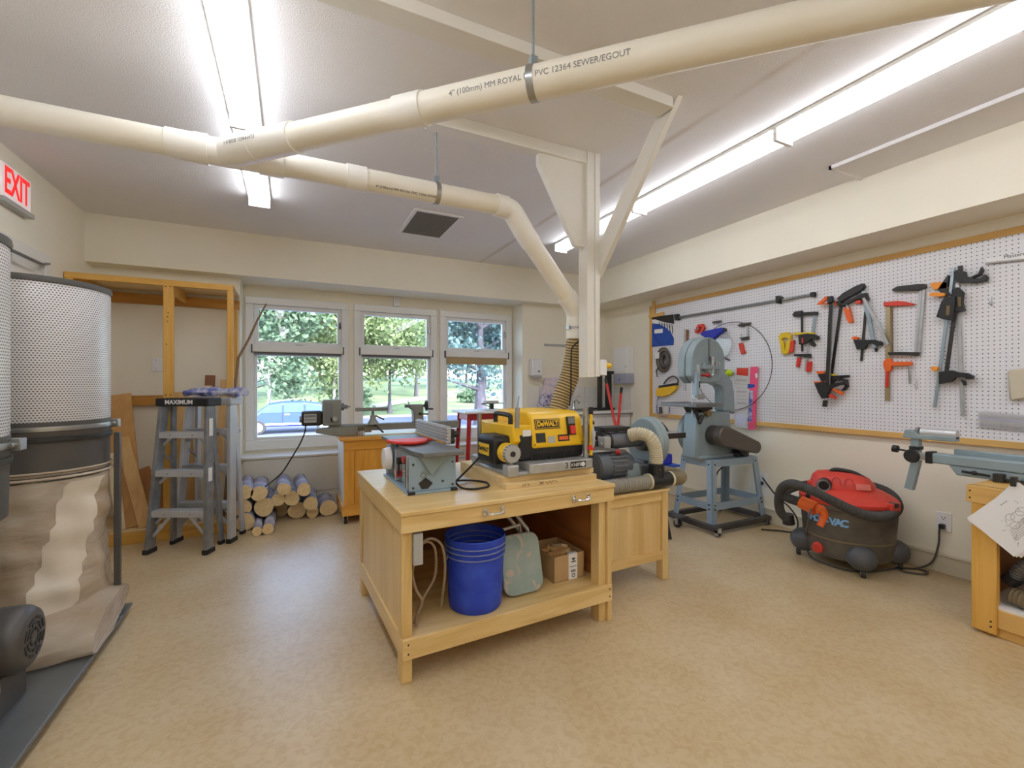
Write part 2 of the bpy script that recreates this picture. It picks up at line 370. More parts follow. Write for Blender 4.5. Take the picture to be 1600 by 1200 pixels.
def bag_mat():
    m = bpy.data.materials.new('plastic_bag'); m.use_nodes = True; N = m.node_tree.nodes; L = m.node_tree.links; p = N['Principled BSDF']
    tc = N.new('ShaderNodeTexCoord'); nz = N.new('ShaderNodeTexNoise'); nz.inputs['Scale'].default_value = 3.2; nz.inputs['Detail'].default_value = 7; nz.inputs['Distortion'].default_value = .6
    mp = N.new('ShaderNodeMapping'); mp.inputs['Scale'].default_value = (1, 1, 2.2); L.new(tc.outputs['Object'], mp.inputs[0]); L.new(mp.outputs[0], nz.inputs[0])
    rp = N.new('ShaderNodeValToRGB'); L.new(nz.outputs[0], rp.inputs[0]); e = rp.color_ramp.elements
    e[0].position = .32; e[0].color = (*lin((204, 182, 152)), 1); e[1].position = .68; e[1].color = (*lin((236, 226, 210)), 1)
    L.new(rp.outputs[0], p.inputs['Base Color']); p.inputs['Roughness'].default_value = .16; p.inputs['Specular IOR Level'].default_value = .6
    n2 = N.new('ShaderNodeTexNoise'); n2.inputs['Scale'].default_value = 7; n2.inputs['Detail'].default_value = 2; n2.inputs['Distortion'].default_value = 1.2; L.new(mp.outputs[0], n2.inputs[0])
    bp = N.new('ShaderNodeBump'); bp.inputs['Strength'].default_value = .35; bp.inputs['Distance'].default_value = .02; L.new(n2.outputs[0], bp.inputs['Height']); L.new(bp.outputs[0], p.inputs['Normal'])
    t = N.new('ShaderNodeBsdfTransparent'); t.inputs[0].default_value = (.95, .93, .9, 1); mx = N.new('ShaderNodeMixShader'); mx.inputs[0].default_value = .14
    tl = N.new('ShaderNodeBsdfTranslucent'); L.new(rp.outputs[0], tl.inputs[0]); m3 = N.new('ShaderNodeMixShader'); m3.inputs[0].default_value = .3; L.new(p.outputs[0], m3.inputs[1]); L.new(tl.outputs[0], m3.inputs[2])
    L.new(m3.outputs[0], mx.inputs[1]); L.new(t.outputs[0], mx.inputs[2]); L.new(mx.outputs[0], N['Material Output'].inputs[0]); return m
m_bag = bag_mat()
m_bagseam = M('bag_seam', (228, 217, 200), .2, var=.03, vs=5)
m_sawdust = M('sawdust', (216, 184, 132), .9, var=.1, vs=20, bump=.4, bs=60)
def peg_mat():
    m = M('pegboard', (226, 226, 232), .5, var=.01); N, L, b = nodes(m); tc = N['Texture Coordinate']; sx = N.new('ShaderNodeSeparateXYZ'); L.new(tc.outputs['Object'], sx.inputs[0])
    u = math_node(N, L, 'SUBTRACT', math_node(N, L, 'FRACT', math_node(N, L, 'ADD', math_node(N, L, 'DIVIDE', sx.outputs[1], .0254), 500)), .5)
    v = math_node(N, L, 'SUBTRACT', math_node(N, L, 'FRACT', math_node(N, L, 'ADD', math_node(N, L, 'DIVIDE', sx.outputs[2], .0254), 500.3)), .5)
    r = math_node(N, L, 'SQRT', math_node(N, L, 'ADD', math_node(N, L, 'MULTIPLY', u, u), math_node(N, L, 'MULTIPLY', v, v)))
    k = math_node(N, L, 'LESS_THAN', r, .125)
    mx = N.new('ShaderNodeMix'); mx.data_type = 'RGBA'; L.new(k, mx.inputs[0]); L.new(N['Color Ramp'].outputs[0], mx.inputs[6]); mx.inputs[7].default_value = (*lin((66, 58, 56)), 1); L.new(mx.outputs[2], b.inputs['Base Color']); return m
m_peg = peg_mat()
def perf_mat():
    m = M('perforated_steel', (226, 226, 230), .4, .2, var=.02); N, L, b = nodes(m); tc = N['Texture Coordinate']; sx = N.new('ShaderNodeSeparateXYZ'); L.new(tc.outputs['Object'], sx.inputs[0])
    a = math_node(N, L, 'MULTIPLY', math_node(N, L, 'ARCTAN2', sx.outputs[1], sx.outputs[0]), 140 / (2 * PI))
    row = math_node(N, L, 'ADD', math_node(N, L, 'DIVIDE', sx.outputs[2], .0105), 200)
    sh = math_node(N, L, 'MULTIPLY', math_node(N, L, 'MODULO', math_node(N, L, 'FLOOR', row), 2), .5)
    u = math_node(N, L, 'SUBTRACT', math_node(N, L, 'FRACT', math_node(N, L, 'ADD', math_node(N, L, 'ADD', a, 500), sh)), .5)
    v = math_node(N, L, 'SUBTRACT', math_node(N, L, 'FRACT', row), .5)
    r = math_node(N, L, 'SQRT', math_node(N, L, 'ADD', math_node(N, L, 'MULTIPLY', u, u), math_node(N, L, 'MULTIPLY', v, v)))
    k = math_node(N, L, 'LESS_THAN', r, .3)
    mx = N.new('ShaderNodeMix'); mx.data_type = 'RGBA'; L.new(k, mx.inputs[0]); L.new(N['Color Ramp'].outputs[0], mx.inputs[6]); mx.inputs[7].default_value = (*lin((128, 118, 106)), 1); L.new(mx.outputs[2], b.inputs['Base Color']); return m
m_perf = perf_mat()
def marble_mat():
    m = M('marbled_vinyl', (126, 150, 146), .5, vs=5, rgb2=(176, 186, 178), detail=6); N, L, b = nodes(m); tc = N['Texture Coordinate']
    n = N.new('ShaderNodeTexNoise'); n.inputs['Scale'].default_value = 7; n.inputs['Distortion'].default_value = 3; L.new(tc.outputs['Object'], n.inputs[0]); r = N.new('ShaderNodeValToRGB'); L.new(n.outputs[0], r.inputs[0])
    r.color_ramp.elements[0].position = .58; r.color_ramp.elements[0].color = (0, 0, 0, 1); r.color_ramp.elements[1].position = .7; r.color_ramp.elements[1].color = (1, 1, 1, 1)
    mx = N.new('ShaderNodeMix'); mx.data_type = 'RGBA'; L.new(r.outputs[0], mx.inputs[0]); L.new(N['Color Ramp'].outputs[0], mx.inputs[6]); mx.inputs[7].default_value = (*lin((200, 178, 160)), 1); L.new(mx.outputs[2], b.inputs['Base Color']); return m
m_marble = marble_mat()
def lamp_mat():
    m = M('lit_diffuser', (250, 250, 255), .4); N, L, b = nodes(m); b.inputs['Emission Color'].default_value = (.94, .975, 1.04, 1); b.inputs['Emission Strength'].default_value = LAMP; return m
m_lamp = lamp_mat()
m_exit = M('exit_red', (226, 36, 40), .4, emit=.3)
m_exitp = M('exit_panel', (238, 226, 226), .4, emit=.1)

# ------------------------------------------------------------------ the room
XL, XR, YB, YW, ZC = -1.507, 3.83, 4.95, 5.24, 2.626
YR = -4.6
ZS = 2.232          # underside of the boxed-in soffits
struct(obj('floor', MB().box(XL - .15, XR + .15, YR - .15, YW + .2, -.12, 0), m_floor, smooth=False))
o = MB().box(XL - .15, XR + .15, YR - .15, YW + .2, ZC, ZC + .15)
ce = obj('ceiling', o, m_ceil, smooth=False); struct(ce)

wl = struct(obj('wall_left', MB().box(XL - .15, XL, YR, YW + .2, 0, ZC), m_wall, smooth=False))
wr = struct(obj('wall_right', MB().box(XR, XR + .15, YR, YW + .2, 0, ZC), m_wall, smooth=False))
struct(obj('trim_2', MB().box(3.436, XR, YR, 4.80, ZS, ZC), m_wall, smooth=False))
struct(obj('wall_rear', MB().box(XL - .15, XR + .15, YR - .15, YR, 0, ZC), m_wall, smooth=False))
RX0, RX1, RZ0 = -.44, 2.555, .535
w = MB().box(XL, RX0, YB, YW + .2, 0, ZC).box(RX1, XR, YB, YW + .2, 0, ZC).box(RX0, RX1, YB, YW + .2, 0, RZ0 - .02).box(RX0, RX1, YB, YW + .2, ZS, ZC)
WX = [(-.42, .56), (.612, 1.55), (1.588, 2.54)]; WZ0, WZ1 = .565, 2.118
xs = [RX0] + [q for a in WX for q in a] + [RX1]
for a, b in zip(xs[0::2], xs[1::2]): w.box(a, b, YW, YW + .2, WZ0, WZ1)
w.box(RX0, RX1, YW, YW + .2, WZ1, ZS).box(RX0, RX1, YW, YW + .2, RZ0 - .02, WZ0)
wb = struct(obj('wall_back', w, m_wall, smooth=False))
struct(obj('trim_3', MB().box(XL, XR, 4.80, YB, ZS, ZC), m_wall, smooth=False))
obj('window_ledge', MB().box(RX0 - .005, RX1 + .005, YB - .025, YW, RZ0 - .02, RZ0), m_white, wb, world=True, bev=.004)
obj('wainscot_panel', MB().box(RX0 + .03, RX1 + .4, YB - .018, YB, .165, RZ0 - .03), m_sill, wb, world=True, bev=.003)
for zz in (.92, .99, 1.06, 1.13):          # white tile splashback round the corner sink
    for k in range(7): obj('tile', MB().box(2.62 + k * .172, 2.788 + k * .172, YB - .008, YB, zz, zz + .067), m_white, wb, world=True, bev=.001, seg=1)
for zz in (.92, .99, 1.06, 1.13):
    for k in range(3): obj('tile', MB().box(XR - .008, XR, 4.43 + k * .172, 4.598 + k * .172, zz, zz + .067), m_white, wr, world=True, bev=.001, seg=1)
def baseb(name, mb): struct(obj(name, mb, m_base, bev=.004, smooth=False))
baseb('baseboard_right', MB().box(XR - .016, XR, YR, YB, 0, .112).box(XR - .024, XR, YR, YB, .112, .13))
baseb('baseboard_back', MB().box(XL, XR, YB - .014, YB, 0, .12))
baseb('baseboard_left', MB().box(XL, XL + .014, YR, 3.2, 0, .12))
tr = struct(obj('trim_1', MB().box(3.10, 3.436, -.5, 1.69, ZC - .014, ZC).box(3.085, 3.10, -.5, 1.705, ZC - .022, ZC).box(3.085, 3.436, 1.69, 1.705, ZC - .022, ZC), m_ceil, smooth=False))

for i, (a, b) in enumerate(WX):
    root = bpy.data.objects.new('window_%d' % (i + 1), None); link(root); struct(root); root.location = (a, YW, WZ0); root['label'] = 'white framed window with an upper vent sash and lower fixed pane'
    f = MB(); t = .075
    for (x0, x1, z0, z1) in ((a, b, WZ0, WZ0 + t + .025), (a, b, WZ1 - t, WZ1), (a, a + t, WZ0 + t + .025, WZ1 - t), (b - t, b, WZ0 + t + .025, WZ1 - t)): f.box(x0, x1, YW - .03, YW + .08, z0, z1)
    obj('window_frame', f, m_vinyl, root, world=True, bev=.006)
    zt = 1.60; s = MB(); q = .035; xa, xb = a + t, b - t; zb, zc = WZ0 + t + .025, WZ1 - t
    obj('transom', MB().box(xa, xb, YW - .012, YW + .07, zt - .045, zt + .035), m_vinyl, root, world=True, bev=.004)
    for (z0, z1, nm) in ((zt + .035, zc, 'upper_sash'), (zb, zt - .045, 'lower_sash')):
        s = MB(); q = .04 if nm == 'upper_sash' else .028
        s.box(xa, xb, YW + .01, YW + .06, z0, z0 + q).box(xa, xb, YW + .01, YW + .06, z1 - q, z1).box(xa, xa + q, YW + .01, YW + .06, z0 + q, z1 - q).box(xb - q, xb, YW + .01, YW + .06, z0 + q, z1 - q)
        so = obj(nm, s, m_vinyl, root, world=True, bev=.004)
        obj('pane', MB().box(xa + q, xb - q, YW + .032, YW + .038, z0 + q, z1 - q), m_glass, so, world=True, smooth=False)
    bl = obj('blind_cassette', MB().box(xa - .012, xb + .012, YW - .055, YW - .015, zt - .04, zt + .03), m_vinyl, root, world=True, bev=.006)
    for x in (xa - .016, xb + .016): obj('end_cap', MB().box(x - .006, x + .006, YW - .06, YW - .012, zt - .05, zt + .034), m_dust, bl, world=True, bev=.002)
    obj('blind', MB().box(xa + .005, xb - .005, YW - .038, YW - .034, zt - (.115 if i == 2 else .058), zt - .04), m_beige if i == 2 else m_dust, root, world=True, smooth=False)
    obj('blind_rail', MB().box(xa + .005, xb - .005, YW - .042, YW - .03, zt - (.125 if i == 2 else .066), zt - (.113 if i == 2 else .056)), m_beige if i == 2 else m_grey, root, world=True, bev=.002)
    obj('latch', MB().box(xb - .022, xb - .008, YW - .012, YW + .012, 1.83, 1.90).box(xb - .026, xb - .004, YW - .02, YW - .01, 1.84, 1.865), m_steel if i else m_dust, root, world=True, bev=.002)
    obj('pull', MB().box((a + b) / 2 - .035, (a + b) / 2 + .035, YW - .02, YW - .01, zt + .038, zt + .046), m_greyw, root, world=True, bev=.002)
# door in the left wall, mostly behind the dust collector
root = bpy.data.objects.new('door_1', None); link(root); struct(root); root.location = (XL, 3.68, 0); root['label'] = 'white door in a white casing with a closer arm'
obj('door_panel', MB().box(XL, XL + .012, 3.27, 4.055, .01, 2.02), m_white, root, world=True, bev=.003)
obj('casing', MB().box(XL, XL + .035, 4.06, 4.14, 0, 2.10).box(XL, XL + .035, 3.19, 3.27, 0, 2.10).box(XL, XL + .035, 3.27, 4.06, 2.025, 2.10), m_white, root, world=True, bev=.005)
cl = obj('door_closer', MB().box(XL + .012, XL + .06, 3.36, 3.60, 1.93, 1.99), m_greyw, root, world=True, bev=.008)
obj('closer_arm', MB().bar((XL + .075, 3.52, 1.995), (XL + .09, 3.86, 1.99), .022, .012).bar((XL + .09, 3.86, 1.99), (XL + .05, 4.05, 2.035), .022, .012), m_iron, cl, world=True, bev=.002)
ex = thing('exit_sign', 'red letter EXIT sign on the left wall above the door', 'sign', (XL, 3.72, 2.27))
obj('panel', MB().box(XL + .005, XL + .035, 3.55, 3.87, 2.30, 2.50), m_exitp, ex, world=True, bev=.006)
obj('bracket', MB().box(XL, XL + .05, 3.54, 3.88, 2.27, 2.30), m_greyw, ex, world=True, bev=.004)
text('lettering', 'EXIT', .215, m_exit, ex, (XL + .037, 3.71, 2.40), (0, 1, 0), (0, 0, 1), .001, sx=.62, world=True, bold=.004)

# lamps
def lamp(x, y0, y1, label):
    t = thing('ceiling_light', label, 'ceiling light', (x, (y0 + y1) / 2, ZC - .075), 0, 'wrap-around fluorescent lights')
    obj('housing', MB().box(x - .074, x + .074, y0, y1, ZC - .02, ZC), m_white, t, world=True, bev=.004)
    d = MB(); rows = []
    for y, k in ((y0 + .012, .92), (y0 + .024, 1), (y1 - .024, 1), (y1 - .012, .92)):
        rows.append([Vector((x + .065 * k * math.cos(PI * j / 12), y, ZC - .02 - .062 * k * math.sin(PI * j / 12) ** .45)) for j in range(13)])
    d.loft(rows); obj('diffuser', d, m_lamp, t, world=True)
    for y in (y0, y1 - .010): obj('end_cap', MB().box(x - .069, x + .069, y, y + .010, ZC - .084, ZC - .02), m_white, t, world=True)
ys = [3.82, 2.69, 1.56, .43, -.70, -1.83, -2.96, -4.09]  # the farthest pair in each row is added out of view as fill light
for i in range(7):
    pos = ['nearest the windows', 'over the pipe wye', 'third from the windows', 'fourth from the windows', 'fifth from the windows', 'added unseen as fill, sixth from the windows', 'added unseen as fill, farthest from the windows'][i]
    lamp(-.215, ys[i + 1], ys[i], 'left fluorescent ceiling light ' + pos)
    lamp(2.40, ys[i + 1], ys[i], 'right fluorescent ceiling light ' + ['behind the white post, nearest the back wall', 'second from the back wall', 'third from the back wall', 'fourth from the back wall', 'fifth from the back wall', 'added unseen as fill, sixth from the back wall', 'added unseen as fill, farthest from the back wall'][i])
vt = thing('ceiling_vent', 'square brown air grille in the ceiling before the windows', 'vent', (1.075, 3.85, ZC - .01))
obj('frame', MB().box(.87, 1.28, 3.54, 3.57, ZC - .012, ZC).box(.87, 1.28, 4.13, 4.16, ZC - .012, ZC).box(.87, .90, 3.57, 4.13, ZC - .012, ZC).box(1.25, 1.28, 3.57, 4.13, ZC - .012, ZC), m_white, vt, world=True, bev=.002)
gm = M('grille_brown', (122, 114, 100), .6, var=.08, vs=30)
obj('backing', MB().box(.90, 1.25, 3.57, 4.13, ZC - .004, ZC), M('grille_shadow', (88, 80, 70), .8), vt, world=True, smooth=False)
g = MB()
for k in range(28): g.box(.90, 1.25, 3.575 + k * .02, 3.586 + k * .02, ZC - .012, ZC - .004)
obj('grille', g, gm, vt, world=True, smooth=False)
def at(px, py, Y): r = seen(px, py); return Vector((r.x / r.y * Y, Y, EYE + r.z / r.y * Y))
def floor_at(px, py, z=0): r = seen(px, py); k = (z - EYE) / r.z; return Vector((r.x * k, r.y * k, z))
def wallp(px, py, X): r = seen(px, py); return Vector((X, r.y / r.x * X, EYE + r.z / r.x * X))

# ------------------------------------------------------------------ dust collector
t = thing('dust_collector', 'grey twin-canister dust collector with clear bags by the left wall', 'dust collector', (-1.10, 2.45, 0))
obj('base_plate', MB().box(-.28, .325, -1.0, .645, .040, .055).box(.22, .29, .50, .60, 0, .04).box(-.26, -.2, .5, .6, 0, .04).box(.22, .29, -.95, -.85, 0, .04).box(-.26, -.2, -.95, -.85, 0, .04), m_basepl, t, bev=.003)
def station(dy, wob, spill):
    rg = random.Random(wob)
    c = obj('filter_canister', MB().lathe([(.268, 1.065), (.27, 1.075), (.27, 1.69), (.268, 1.70), (0.0, 1.70)], 64), m_perf, t); c.location = (0, dy, 0)
    r = obj('rim', MB().lathe([(.262, 1.685), (.2745, 1.685), (.2765, 1.70), (.2745, 1.712), (.262, 1.712)], 64, ring=True), m_dust, c)
    d = obj('drum', MB().lathe([(.262, .80), (.266, .80), (.268, .90), (.268, 1.00), (.272, 1.01), (.272, 1.065), (.26, 1.066), (0, 1.066)], 64), m_dust, t); d.location = (0, dy, 0)
    for z, mm in ((1.035, m_steel), (.985, m_dark)): obj('band', MB().lathe([(.268, z - .011), (.276, z - .01), (.277, z), (.276, z + .01), (.268, z + .011)], 64, ring=True), mm, d)
    obj('latch', MB().box(.262, .295, .05, .09, 1.015, 1.055).cyl((.28, .03, 1.035), (.28, .11, 1.035), .007), m_steel, d, bev=.002)
    ph = [rg.uniform(0, 6.28) for _ in range(6)]; rows = []
    for k in range(29):
        q = k / 28; z = .835 - q * .64; row = []
        base = .272 - .012 * math.sin(q * PI) + (.008 if q > .82 else 0)
        for i in range(72):
            a = 2 * PI * i / 72
            w = .007 * math.sin(5 * a + ph[0] + 3 * q) + .005 * math.sin(11 * a + ph[1] - 7 * q) + .006 * math.sin(17 * q + 2 * a + ph[2]) + .004 * math.sin(31 * q - 4 * a + ph[3])
            rr = base + w * min(1, q * 6) - (.012 if .03 < q < .07 else 0); row.append(Vector((rr * math.cos(a), rr * math.sin(a), z)))
        rows.append(row)
    b = obj('collection_bag', MB().loft(rows, cap=False), m_bag, t); b.location = (0, dy, 0)
    if not spill: b.scale = (.86, .86, 1)
    seam = [[Vector((p.x * 1.008, p.y * 1.008, p.z)) for p in [row[(i - round(k * .25)) % 72] for i in range(63, 71)]] for k, row in enumerate(rows) if k > 1]
    obj('overlap_seam', MB().loft(seam, closed=False, cap=False), m_bagseam, b)
    obj('hem', MB().ring((0, 0, .815), .276, .006, n=64).ring((0, 0, .842), .273, .005, n=64), m_bag, b)
    obj('sawdust', MB().lathe([(.20, .06), (.245, .10), (.245, .20), (.22, .32), (.10, .42), (0, .45)], 32), m_sawdust, b)
    rows = []
    for k in range(17):                                     # the slumped bottom of the bag, spilling forward over the plate
        q = k / 16; x = -.27 + q * .60; row = []
        for i in range(24):
            a = 2 * PI * i / 24; e = .35 + .65 * math.sin(PI * min(1, max(0, .08 + q * .84))) ** .5
            yy = -.16 + math.cos(a) * .26 * (.9 + .1 * e) + .012 * math.sin(9 * q + i); zz = .135 + math.sin(a) * .105 * e + .05 * math.cos(a) * e + .006 * math.sin(13 * q + 2 * i)
            row.append(Vector((x, yy, max(.058, zz))))
        rows.append(row)
    if spill: f = obj('bag_bottom', MB().loft(rows), m_bag, t); f.location = (0, dy, 0)
station(.48, 3, True); station(-.45, 9, False)
for y in (.50, -.60):
    p = obj('support_pole', MB().box(.288, .314, y - .013, y + .013, .055, .99), m_dust, t, bev=.003)
    obj('bolt', MB().cyl((.301, y - .03, .055), (.301, y - .03, .075), .012, n=6).box(.27, .325, y - .045, y - .02, .055, .060), m_steel, p)
# fan motor lying on the plate
y0, z0 = -.17, .30
mo = obj('fan_motor', MB().lathe([(.118, -.36), (.118, -.04), (.114, -.015), (.10, .005), (.085, .012), (0, .012)], 40, (.23, y0, z0), Matrix.Rotation(PI / 2, 4, 'Y')), m_dust, t)
g = MB()
for R0, R1, ns in ((.024, .034, 4), (.043, .053, 6), (.062, .072, 8)):
    for k in range(ns):
        a0 = 2 * PI * k / ns + .12; a1 = 2 * PI * (k + 1) / ns - .12; P = []
        for j in range(7): a = a0 + (a1 - a0) * j / 6; P.append(Vector((.2425, y0 + R1 * math.cos(a), z0 + R1 * math.sin(a))))
        for j in range(7): a = a1 + (a0 - a1) * j / 6; P.append(Vector((.2425, y0 + R0 * math.cos(a), z0 + R0 * math.sin(a))))
        g.prism(P, (.002, 0, 0))
obj('vent_slots', g, m_black, mo)
obj('motor_mount', MB().box(-.12, .17, y0 - .09, y0 + .09, .055, .19).box(.17, .182, y0 - .10, y0 + .10, .055, .20), m_dust, t, bev=.004)

# ------------------------------------------------------------------ PVC duct
DY, DZ, DR = 2.33, 2.247, .054
t = thing('pvc_duct', 'cream PVC dust duct with a wye hanging under the ceiling', 'duct', (-.2, DY, DZ - DR))
def dx(px): r = seen(px, 600); return r.x / r.y * DY
def P(n, a, b, r, m=m_pvc, **k): return obj(n, MB().cyl(a, b, r, n=32, **k), m, t, world=True)
X = [XL + .01, dx(260), dx(304), dx(326), dx(407), dx(444), dx(541), dx(572), dx(779)]
P('pipe', (X[0], DY, DZ), (X[1], DY, DZ), DR)
P('coupling', (X[1], DY, DZ), (X[2], DY, DZ), DR + .006, m_pvcw)
wy = P('wye', (X[2], DY, DZ), (X[4], DY, DZ), DR + .003, m_pvcw)
obj('hub', MB().cyl((X[2], DY, DZ), (X[2] + .05, DY, DZ), DR + .009, n=32), m_pvcw, wy, world=True); obj('hub', MB().cyl((X[4] - .005, DY, DZ), (X[5], DY, DZ), DR + .009, n=32), m_pvcw, wy, world=True)
P('pipe', (X[5], DY, DZ), (X[6], DY, DZ), DR)
P('coupling', (X[6], DY, DZ), (X[7], DY, DZ), DR + .006, m_pvcw)
P('pipe', (X[7], DY, DZ), (X[8], DY, DZ), DR)
el = [Vector((X[8], DY, DZ)), Vector((1.615, DY + .06, 1.70))]; dd = (el[1] - el[0]).normalized()
e0 = el[0] + Vector((.02, 0, 0))
P('elbow', (X[8] - .02, DY, DZ), el[0] + Vector((.05, 0, -.004)), DR + .008, m_pvcw); eb = el[0] + Vector((.05, 0, -.004)) 
obj('elbow', MB().tube(curve([eb - Vector((.03, 0, 0)), eb + Vector((.03, .004, -.012)), eb + Vector((.07, .008, -.055)), eb + Vector((.115, .012, -.115))], 5), DR + .006, 28), m_pvcw, t, world=True)
s0 = eb + Vector((.11, .012, -.11)); lo = Vector((1.60, DY + .06, 1.72))
P('pipe', s0, lo, DR)
P('coupling', s0, s0 + (lo - s0) * .16, DR + .006, m_pvcw)
obj('elbow', MB().tube(curve([lo - (lo - s0).normalized() * .09, lo, lo + Vector((.022, .008, -.05)), lo + Vector((.024, .01, -.11))], 5), DR + .007, 28), m_pvcw, t, world=True)
P('collar', lo + Vector((.024, .01, -.10)), lo + Vector((.024, .01, -.20)), DR + .010, m_pvcw)
obj('hose_clamp', MB().cyl(lo + Vector((.024, .01, -.125)), lo + Vector((.024, .01, -.14)), DR + .013, n=32).box(lo.x - .05, lo.x - .03, lo.y - .02, lo.y + .01, lo.z - .142, lo.z - .122), m_steel, t, world=True)
B0 = Vector((X[3] + .06, DY, DZ)); bd = Vector((1, -1, 0)).normalized()
def bt(px):
    r = seen(px, 600); det = bd.x * (-r.y) + bd.y * r.x
    return (-B0.x * (-r.y) - B0.y * r.x) / det
def bp(px): return B0 + bd * bt(px)
P('branch', B0, bp(400), DR + .004, m_pvcw)
P('hub', bp(372), bp(402), DR + .009, m_pvcw)
P('coupling', bp(402), bp(462), DR + .007, m_pvcw)
P('pipe', bp(455), bp(628), DR)
P('coupling', bp(622), bp(664), DR + .006, m_pvcw)
P('pipe', bp(660), B0 + bd * 4.2, DR)
sn = Vector((-1, -1, 0)).normalized()             # side of the branch pipe that faces the room
def pipetext(s, px, size, ang):
    up = (Vector((0, 0, 1)) * math.cos(ang) - sn * math.sin(ang)); nn = sn * math.cos(ang) + Vector((0, 0, 1)) * math.sin(ang)
    text('printed_line', s, size, m_inkgrey, t, bp(px) + nn * (DR + .0004), bd, up, .0004, 'LEFT', world=True)
pipetext('4" (100mm) MM ROYAL B', 712, .026, -.12); pipetext('PVC 12364 SEWER/EGOUT', 842, .026, -.12)
text('printed_line', '1 4 BOX 12364-HT3', .02, m_inkgrey, t, bp(370) + sn * (DR + .0095), bd, (0, 0, 1), .0004, 'LEFT', world=True)
nf = Vector((0, -math.cos(.75), -math.sin(.75))); uf = Vector((0, -math.sin(.75), math.cos(.75)))
for xx, s in ((X[0] + .06, '4" (100mm) MM ROYAL BDS PVC 12364 SEWER'), (X[7] + .04, '4" (100mm) MM ROYAL PVC 12364 SEWER')):
    text('printed_line', s, .017, m_ink, t, Vector((xx, DY, DZ)) + nf * (DR + .0004), (1, 0, 0), uf, .0004, 'LEFT', world=True)
def hanger(c, ax, zt):
    o = obj('strap', MB().cyl(c - ax * .012, c + ax * .012, DR + .003, n=32), m_steel, t, world=True)
    obj('hanger_rod', MB().cyl(c + Vector((0, 0, DR)), (c.x, c.y, zt), .005, n=8).box(c.x - .012, c.x + .012, c.y - .012, c.y + .012, c.z + DR, c.z + DR + .035), m_zinc, o, world=True)
    obj('rod_anchor', MB().cyl((c.x, c.y, zt - .012), (c.x, c.y, zt), .014, n=12), m_white, o, world=True)
hanger(Vector((dx(682), DY, DZ)), Vector((1, 0, 0)), ZC); hanger(bp(833), bd, ZC)

hp = [lo + Vector((.024, .01, -.19)), (1.625, 2.42, 1.42), (1.60, 2.44, 1.28), (1.555, 2.455, 1.16), (1.515, 2.455, 1.055)]
h = thing('flexible_hose', 'tan ribbed flexible hose from the duct down to the planer', 'hose', (1.52, 2.45, 1.05))
C_ = curve(hp, 10); obj('hose', MB().tube(C_, .058, 24), m_hose, h, world=True)
seg = [0]
for a, b in zip(C_, C_[1:]): seg.append(seg[-1] + (b - a).length)
w_ = MB(); nr = 26
for k in range(nr):
    s = seg[-1] * (k + .5) / nr; i = max(j for j in range(len(seg) - 1) if seg[j] <= s); c = C_[i].lerp(C_[i + 1], (s - seg[i]) / (seg[i + 1] - seg[i])); w_.ring(c, .0585, .0042, C_[i + 1] - C_[i], 28, 6)
obj('wire_coil', w_, m_hosed, h, world=True)

# ------------------------------------------------------------------ hanging post and its ceiling timbers
t = thing('ceiling_post', 'white timber post hanging from the ceiling with gusset and brace', 'post', (1.63, 2.27, 1.275))
obj('post', MB().box(1.585, 1.64, 2.225, 2.315, 1.275, ZC), m_white, t, world=True, bev=.003)
obj('post', MB().box(1.6405, 1.676, 2.22, 2.32, 1.28, ZC), m_white, t, world=True, bev=.003)
obj('beam', MB().box(.62, 1.60, 2.23, 2.31, ZC - .068, ZC), m_white, t, world=True, bev=.003)
obj('beam', MB().box(-1.2, 1.66, 1.62, 1.72, ZC - .05, ZC), m_white, t, world=True, bev=.003)
obj('gusset', MB().prism([(1.27, 2.25, ZC - .06), (1.59, 2.25, ZC - .06), (1.59, 2.25, 2.06), (1.52, 2.25, 2.06), (1.27, 2.25, ZC - .13)], (0, .04, 0)), m_white, t, world=True, bev=.003)
b0, b1 = Vector((1.70, 1.60, ZC)), Vector((1.70, 2.30, 1.88))
q = (b1 - b0).normalized(); nrm = Vector((0, q.z, -q.y)) * -.045
obj('brace', MB().prism([b0 + Vector((0, -.0, 0)), Vector((1.70, 1.72, ZC)), b1 + Vector((0, .02, .10)), b1 + Vector((0, -.005, -.03)), b1 + Vector((0, -.08, .02))], (-.03, 0, 0)), m_white, t, world=True, bev=.002)
t = thing('receptacle_box', 'grey electrical box with a yellow plug on the hanging post', 'outlet', (1.71, 2.27, 1.28))
obj('box', MB().box(1.677, 1.74, 2.235, 2.295, 1.285, 1.385), m_greyw, t, world=True, bev=.004)
obj('cover', MB().box(1.683, 1.735, 2.230, 2.236, 1.29, 1.38), m_disp, t, world=True, bev=.002)
pl = obj('plug', MB().cyl((1.74, 2.262, 1.348), (1.785, 2.262, 1.348), .019, .016, 14), m_yel, t, world=True)
obj('power_cable', MB().tube(curve([(1.59, 2.32, 1.50), (1.56, 2.345, 1.46), (1.555, 2.352, 1.40), (1.558, 2.36, 1.20), (1.555, 2.37, 1.10)], 8), .0045), m_bcord, t, world=True)

